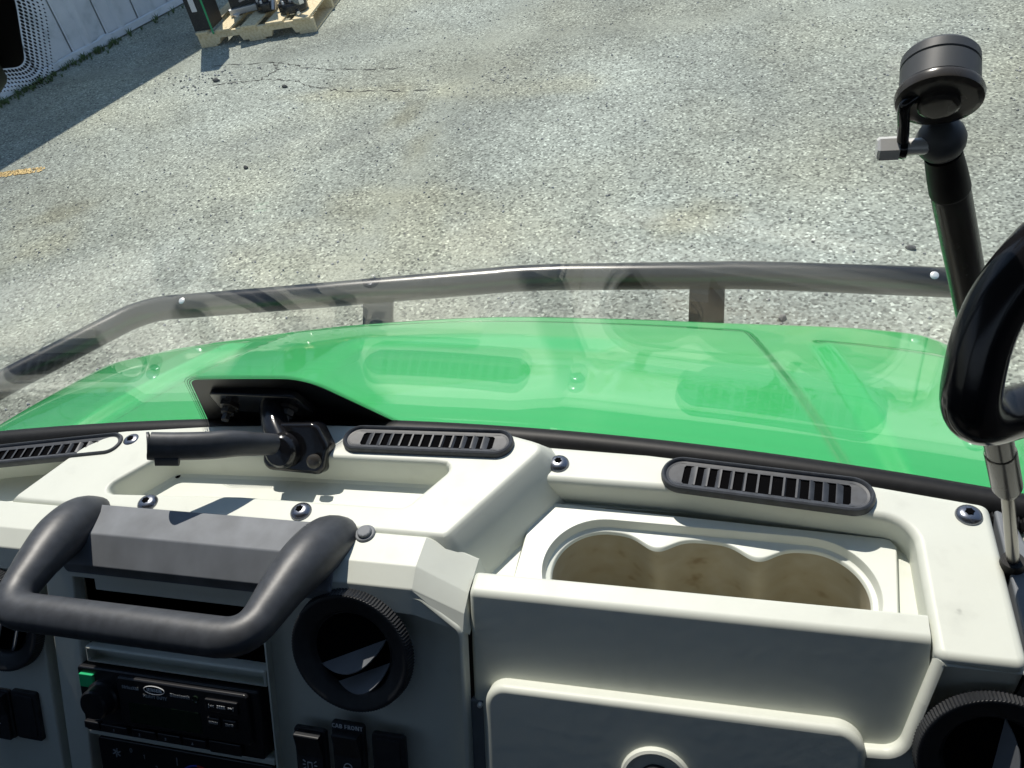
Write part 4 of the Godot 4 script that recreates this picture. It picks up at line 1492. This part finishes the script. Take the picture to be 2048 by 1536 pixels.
func build_switches() -> void:
	var A := slope(1.4795, -0.3290, 0.0)
	# rocker switches on the right of the radio
	var sw := [[-0.343, 0.1555, "black rocker switch with beacon symbol under the round outlet"], [-0.3075, 0.1500, "black rocker switch with work light symbol, marked CAB FRONT"], [-0.2715, 0.1500, "blank black rocker cover beside the CAB FRONT switch"],
		[-0.6440, 0.1650, "blank black rocker cover on the panel left of the radio"], [-0.6760, 0.1670, "black rocker switch at the picture's left edge"]]
	for i in sw.size():
		var s: Array = sw[i]
		var root := thing("rocker_switch", s[2], "switch", A * Vector3(s[0], -s[1], 0.0), A.basis, "rocker switches on the dash")
		var g := Geo.new()
		g.plate(Geo.rect(-0.0148, -0.030, 0.0148, 0.0205 if i != 1 else 0.0255, 0.003, 4), Transform3D(Basis.IDENTITY, Vector3(0, 0, 0.002)), 0.004, 0.001, 0.0, 2)
		put("surround", g, M.black_plastic, root)
		if i == 2 or i == 3:
			g = Geo.new()
			g.plate(Geo.rect(-0.0105, -0.026, 0.0105, 0.0165, 0.002, 4), Transform3D(Basis.IDENTITY, Vector3(0, 0, 0.003)), 0.002, 0.0005, 0.0, 2)
			put("cover", g, M.black_plastic, root)
			continue
		var px := Geo.rounded([Vector2(-0.030, 0.001), Vector2(0.018, 0.001), Vector2(0.018, 0.0095), Vector2(-0.004, 0.0045), Vector2(-0.030, 0.0055)], [0.0, 0.0, 0.0015, 0.006, 0.001], 4)
		g = Geo.new()
		g.plate(px, Transform3D(Basis(Vector3.UP, Vector3.BACK, Vector3.RIGHT), Vector3(0.0118, 0, 0)), 0.0236, 0.0008, 0.0008, 2)
		var rk := put("rocker", g, M.black_plastic, root)
		# symbols printed on the lower half
		g = Geo.new()
		var z := 0.0056
		if i == 0:
			for e in [[-0.002, -0.016, -0.002, -0.009], [0.002, -0.016, 0.002, -0.009], [-0.002, -0.009, 0.002, -0.009], [-0.003, -0.016, 0.003, -0.016], [-0.004, -0.009, -0.0062, -0.0072], [0.004, -0.009, 0.0062, -0.0072], [-0.0042, -0.0115, -0.0066, -0.0115], [0.0042, -0.0115, 0.0066, -0.0115], [-0.004, -0.014, -0.0062, -0.0155], [0.004, -0.014, 0.0062, -0.0155]]:
				g.tube([Vector3(e[0], e[1], z), Vector3(e[2], e[3], z)], [0.0004], 6)
		elif i == 1:
			text(root, "lettering", "CAB FRONT", 0.0037, Vector3(0, 0.0220, 0.0022), Basis.IDENTITY, M.print_white, true)
			var arc := []
			for k in 13:
				var a := PI * k / 12.0
				arc.append(Vector3(cos(a) * 0.0036, -0.0135 + sin(a) * 0.004, z))
			g.tube(arc, [0.0004], 6)
			g.tube([Vector3(-0.0042, -0.0135, z), Vector3(0.0042, -0.0135, z)], [0.0004], 6)
			for k in 4:
				g.tube([Vector3(-0.003 + 0.0021 * k, -0.0155, z), Vector3(-0.0046 + 0.0021 * k, -0.0195, z)], [0.0004], 6)
		else:
			g.tube([Vector3(-0.003, -0.01, z), Vector3(0.003, -0.013, z)], [0.0004], 6)
		put("symbol", g, M.print_white, rk)
	# recessed plate behind the right-hand three
	# heater control panel below the radio
	var hp := thing("heater_panel", "black heater control panel with blue and red arc below the radio", "control panel", A * Vector3(-0.48, -0.215, 0.0), A.basis)
	var g := Geo.new()
	g.plate(Geo.rect(-0.0855, -0.05, 0.0975, 0.0355, 0.003, 3), Transform3D(Basis.IDENTITY, Vector3(0, 0, 0.0005)), 0.006, 0.001, 0.0, 2)
	put("panel", g, M.radio_black, hp)
	for k in [["0", -0.050, 0.0268], ["1", -0.036, 0.0225], ["2", -0.024, 0.013]]:
		text(hp, "lettering", k[0], 0.0042, Vector3(k[1], k[2], 0.0007), Basis.IDENTITY, M.print_dim)
	for k in [[0, "print_blue"], [1, "print_red"]]:
		g = Geo.new()
		var arc := []
		for i in 15:
			var a := PI * 0.5 + (PI * 0.48) * (1.0 - i / 14.0) * (1.0 if k[0] == 0 else -1.0)
			arc.append(Vector3(0.020 + cos(a) * 0.020, 0.003 + sin(a) * 0.020, 0.0007))
		g.tube(arc, [0.0009], 6)
		put("arc_mark", g, M[k[1]], hp)
	g = Geo.new()
	for i in 6:
		var a := TAU * i / 6.0
		g.tube([Vector3(-0.066 + cos(a) * 0.001, 0.022 + sin(a) * 0.001, 0.0007), Vector3(-0.066 + cos(a + 0.4) * 0.0046, 0.022 + sin(a + 0.4) * 0.0046, 0.0007)], [0.0007], 6)
	put("fan_symbol", g, M.print_dim, hp)
	g = Geo.new()
	g.tube([Vector3(-0.001, 0.028, 0.0007), Vector3(-0.001, 0.020, 0.0007)], [0.0005], 6)
	put("pointer_mark", g, M.print_dim, hp)
	for x in [-0.05, 0.02]:
		g = Geo.new()
		g.lathe([Vector2(0.015, 0), Vector2(0.0145, 0.008), Vector2(0.012, 0.012), Vector2(0.002, 0.0125)], Transform3D(Basis.IDENTITY, Vector3(x, 0.001 - 0.012, 0.0005)), 32)
		put("knob", g, M.radio_black, hp)

# ------------------------------------------------------------------ fittings on the glass
func build_latch() -> void:
	var root := thing("windshield_latch", "black windshield latch with lever handle at the foot of the glass", "latch", Vector3(-0.405, 1.487, -0.468))
	var o := root.position
	var q := func(x: float, y: float, z: float) -> Vector3:
		return Vector3(x, y, z) - o
	# plate bolted through the glass
	var g := Geo.new()
	var n := Vector3(0, -0.326, 0.945).normalized()
	var up := n.cross(Vector3.RIGHT)
	var gx := Transform3D(Basis(Vector3.RIGHT, up, n), glass_at(-0.447, 1.512, 0.010) - o)
	g.plate(Geo.rounded([Vector2(-0.052, -0.016), Vector2(0.052, -0.022), Vector2(0.045, 0.018), Vector2(-0.046, 0.020)], [0.008], 5), gx, 0.008, 0.002)
	put("glass_plate", g, M.gloss_black, root)
	for x in [-0.034, 0.030]:
		g = Geo.new()
		g.lathe([Vector2(0.010, 0.0), Vector2(0.010, 0.003), Vector2(0.0068, 0.0035), Vector2(0.0068, 0.009), Vector2(0.004, 0.0095), Vector2(0.004, 0.016), Vector2(0.003, 0.017)], Transform3D(gx.basis, gx * Vector3(x, -0.003, 0.0)), 6)
		put("nut", g, M.strut_paint, root)
	# neck down to the catch on the dash
	g = Geo.new()
	g.tube(Geo.smooth_path([q.call(-0.437, 1.507, -0.503), q.call(-0.430, 1.506, -0.487), q.call(-0.420, 1.503, -0.470), q.call(-0.41, 1.499, -0.458)]), [0.0125], 14)
	put("neck", g, M.gloss_black, root)
	g = Geo.new()
	var bx := Basis(Vector3.RIGHT, Vector3(0, 0.80, -0.6), Vector3(0, 0.6, 0.80))
	g.plate(Geo.rounded([Vector2(-0.034, -0.020), Vector2(0.030, -0.022), Vector2(0.036, 0.004), Vector2(0.024, 0.026), Vector2(-0.026, 0.024)], [0.010], 6), Transform3D(bx, q.call(-0.398, 1.494, -0.452)), 0.016, 0.004, 0.0, 4)
	put("catch_body", g, M.gloss_black, root)
	g = Geo.new()
	g.lathe([Vector2(0.017, 0.0), Vector2(0.016, 0.007), Vector2(0.013, 0.010), Vector2(0.004, 0.011)], Transform3D(bx, q.call(-0.405, 1.496, -0.450)), 28)
	put("pivot_boss", g, M.gloss_black, root)
	g = Geo.new()
	g.lathe([Vector2(0.0065, 0.0), Vector2(0.0065, 0.004), Vector2(0.0045, 0.0055), Vector2(0.0018, 0.0056)], Transform3D(bx, q.call(-0.374, 1.4885, -0.4455)), 20)
	put("screw", g, M.strut_paint, root)
	# lever reaching to the left, its end hooked down
	g = Geo.new()
	var path := Geo.smooth_path([q.call(-0.4890, 1.5485, -0.399), q.call(-0.4880, 1.548, -0.3992), q.call(-0.470, 1.541, -0.407), q.call(-0.450, 1.533, -0.417), q.call(-0.434, 1.525, -0.428), q.call(-0.418, 1.513, -0.440), q.call(-0.407, 1.503, -0.450)], 6)
	var radii := []
	for i in path.size():
		var f := float(i) / (path.size() - 1)
		radii.append((0.0125 if i > 1 else 0.0095) if f < 0.62 else lerpf(0.0125, 0.0095, (f - 0.62) / 0.38))
	g.tube(path, radii, 18, 0.78, Vector3(0.25, 0.45, 0.86))
	put("lever", g, M.handle_plastic, root)
	g = Geo.new()
	g.box(q.call(-0.4785, 1.5355, -0.3975), Vector3(0.020, 0.009, 0.012), Basis(Vector3(0.87, -0.33, -0.36).normalized(), Vector3(0.33, 0.93, -0.1).normalized(), Vector3(0.36, 0.0, 0.93).normalized()).orthonormalized(), 0.002)
	put("lever_tip", g, M.handle_plastic, root)

func build_strut() -> void:
	var root := thing("gas_strut", "black gas strut propping the windshield, fixed to it by a rubber puck", "gas strut", Vector3(0.184, DECK, -0.405))
	var o := root.position
	# puck on the inside of the glass
	var n := Vector3(0.04, -0.39, 0.92).normalized()
	var side := Vector3.UP.cross(n).normalized()
	var up := n.cross(side)
	var axis := Vector3(0.06, 0.50, -0.86).normalized()        # the puck's axis as it sits on its bracket
	var ax1 := axis.cross(Vector3.BACK).normalized()
	var pk := Transform3D(Basis(ax1, axis.cross(ax1), axis), Vector3(0.0705, 1.8435, -0.3500) - o)
	var g := Geo.new()
	g.lathe([Vector2(0.0142, 0.0), Vector2(0.0148, 0.001), Vector2(0.0148, 0.0100), Vector2(0.0143, 0.0106), Vector2(0.0148, 0.0112), Vector2(0.0147, 0.0150), Vector2(0.0138, 0.0163), Vector2(0.010, 0.0168)], pk, 44)
	put("rubber_puck", g, M.puck_rubber, root, 25.0)
	g = Geo.new()
	g.lathe([Vector2(0.0140, -0.0050), Vector2(0.0160, -0.0044), Vector2(0.0165, -0.002), Vector2(0.0160, -0.0003), Vector2(0.014, 0.0)], pk, 44)
	put("base_washer", g, M.strut_paint, root)
	g = Geo.new()
	g.lathe([Vector2(0.0065, -0.0080), Vector2(0.0078, -0.007), Vector2(0.0078, -0.0045)], pk, 28)
	put("bolt_head", g, M.strut_paint, root)
	# flat bracket hanging down from the washer
	g = Geo.new()
	var b0 := Vector3(0.0575, 1.841, -0.3440) - o
	var b1 := Vector3(0.0605, 1.8190, -0.3520) - o
	g.tube(Geo.smooth_path([b0 + Vector3(0.004, 0.003, -0.002), b0, b0.lerp(b1, 0.5), b1]), [0.0024], 12)
	put("bracket", g, M.gloss_black, root)
	g = Geo.new()
	g.lathe([Vector2(0.0044, -0.0015), Vector2(0.0048, 0.0), Vector2(0.0044, 0.0015)], Transform3D(Basis(Vector3.BACK, Vector3.UP, Vector3.LEFT), b1), 20)
	put("bracket_eye", g, M.gloss_black, root)
	# bolt through the eye
	g = Geo.new()
	g.tube([b1 + Vector3(-0.0102, 0.0, 0.0), b1 + Vector3(-0.0092, 0.0, 0.0), b1 + Vector3(-0.0015, 0.0, 0.0)], [0.0042, 0.0052, 0.0052], 6)
	put("hex_nut", g, M.zinc, root, 20.0)
	g = Geo.new()
	g.tube([b1 + Vector3(-0.003, 0, 0), b1 + Vector3(0.012, 0.0005, 0.0)], [0.0036], 14)
	put("stud", g, M.zinc, root)
	# ball socket, tube, rod
	var top := Vector3(0.0758, 1.8195, -0.3565) - o
	var A := Vector3(0.0795, 1.8075, -0.3585) - o
	var B := Vector3(0.1600, 1.563, -0.4115) - o
	var C := Vector3(0.1840, 1.470, -0.4060) - o
	g = Geo.new()
	var sp := []
	for k in 9:
		var a := PI * k / 8.0
		sp.append(Vector2(sin(a) * 0.0100, -cos(a) * 0.0100))
	var dir := (A - top).normalized()
	var d1 := dir.cross(Vector3.BACK).normalized()
	g.lathe(sp, Transform3D(Basis(d1, dir.cross(d1), dir), top), 28)
	put("ball_socket", g, M.puck_rubber, root)
	g = Geo.new()
	g.tube([A.lerp(B, -0.02), A.lerp(B, 0.02), A.lerp(B, 0.06), A.lerp(B, 0.065)], [0.0075, 0.0082, 0.0086, 0.0082], 20)
	put("end_fitting", g, M.rubber, root)
	g = Geo.new()
	g.tube([A.lerp(B, 0.06), A.lerp(B, 0.075), A.lerp(B, 0.95)], [0.0078, 0.0083, 0.0086], 26)
	put("cylinder", g, M.strut_paint, root)
	g = Geo.new()
	g.tube([A.lerp(B, 0.93), A.lerp(B, 0.935), A.lerp(B, 1.10), A.lerp(B, 1.125)], [0.0088, 0.0094, 0.0094, 0.0075], 26)
	put("end_cap", g, M.strut_paint, root)
	g = Geo.new()
	g.tube([A.lerp(B, 1.1), C], [0.0042], 18)
	put("rod", g, M.rod_steel, root)
	g = Geo.new()
	g.tube([C + Vector3(-0.001, 0.004, 0), C + Vector3(0, -0.006, 0.0), C + Vector3(0.0, -0.02, 0.0)], [0.0075, 0.009, 0.0085], 20)
	put("lower_socket", g, M.rubber, root)

func build_grab_bar() -> void:
	var root := thing("grab_bar", "glossy black bent-tube grab bar in front of the strut", "grab bar", Vector3(0.098, 1.716, -0.308))
	var o := root.position
	var g := Geo.new()
	var pts := [Vector3(0.255, 1.905, -0.345), Vector3(0.150, 1.815, -0.352), Vector3(0.1005, 1.7585, -0.3265), Vector3(0.0965, 1.7020, -0.3035), Vector3(0.135, 1.690, -0.333), Vector3(0.24, 1.70, -0.36)]
	var p := []
	for q in pts:
		p.append(q - o)
	g.tube(Geo.bent_path(p, 0.030, 10), [0.0128], 28)
	put("bent_tube", g, M.gloss_black, root)
	for e in [[Vector3(0.255, 1.905, -0.345), Vector3(0.45, 2.03, -0.2)], [Vector3(0.24, 1.70, -0.36), Vector3(0.45, 1.72, -0.30)]]:
		g = Geo.new()
		g.tube([e[0] - o, e[1] - o], [0.0128], 24)
		put("end_tube", g, M.gloss_black, root)
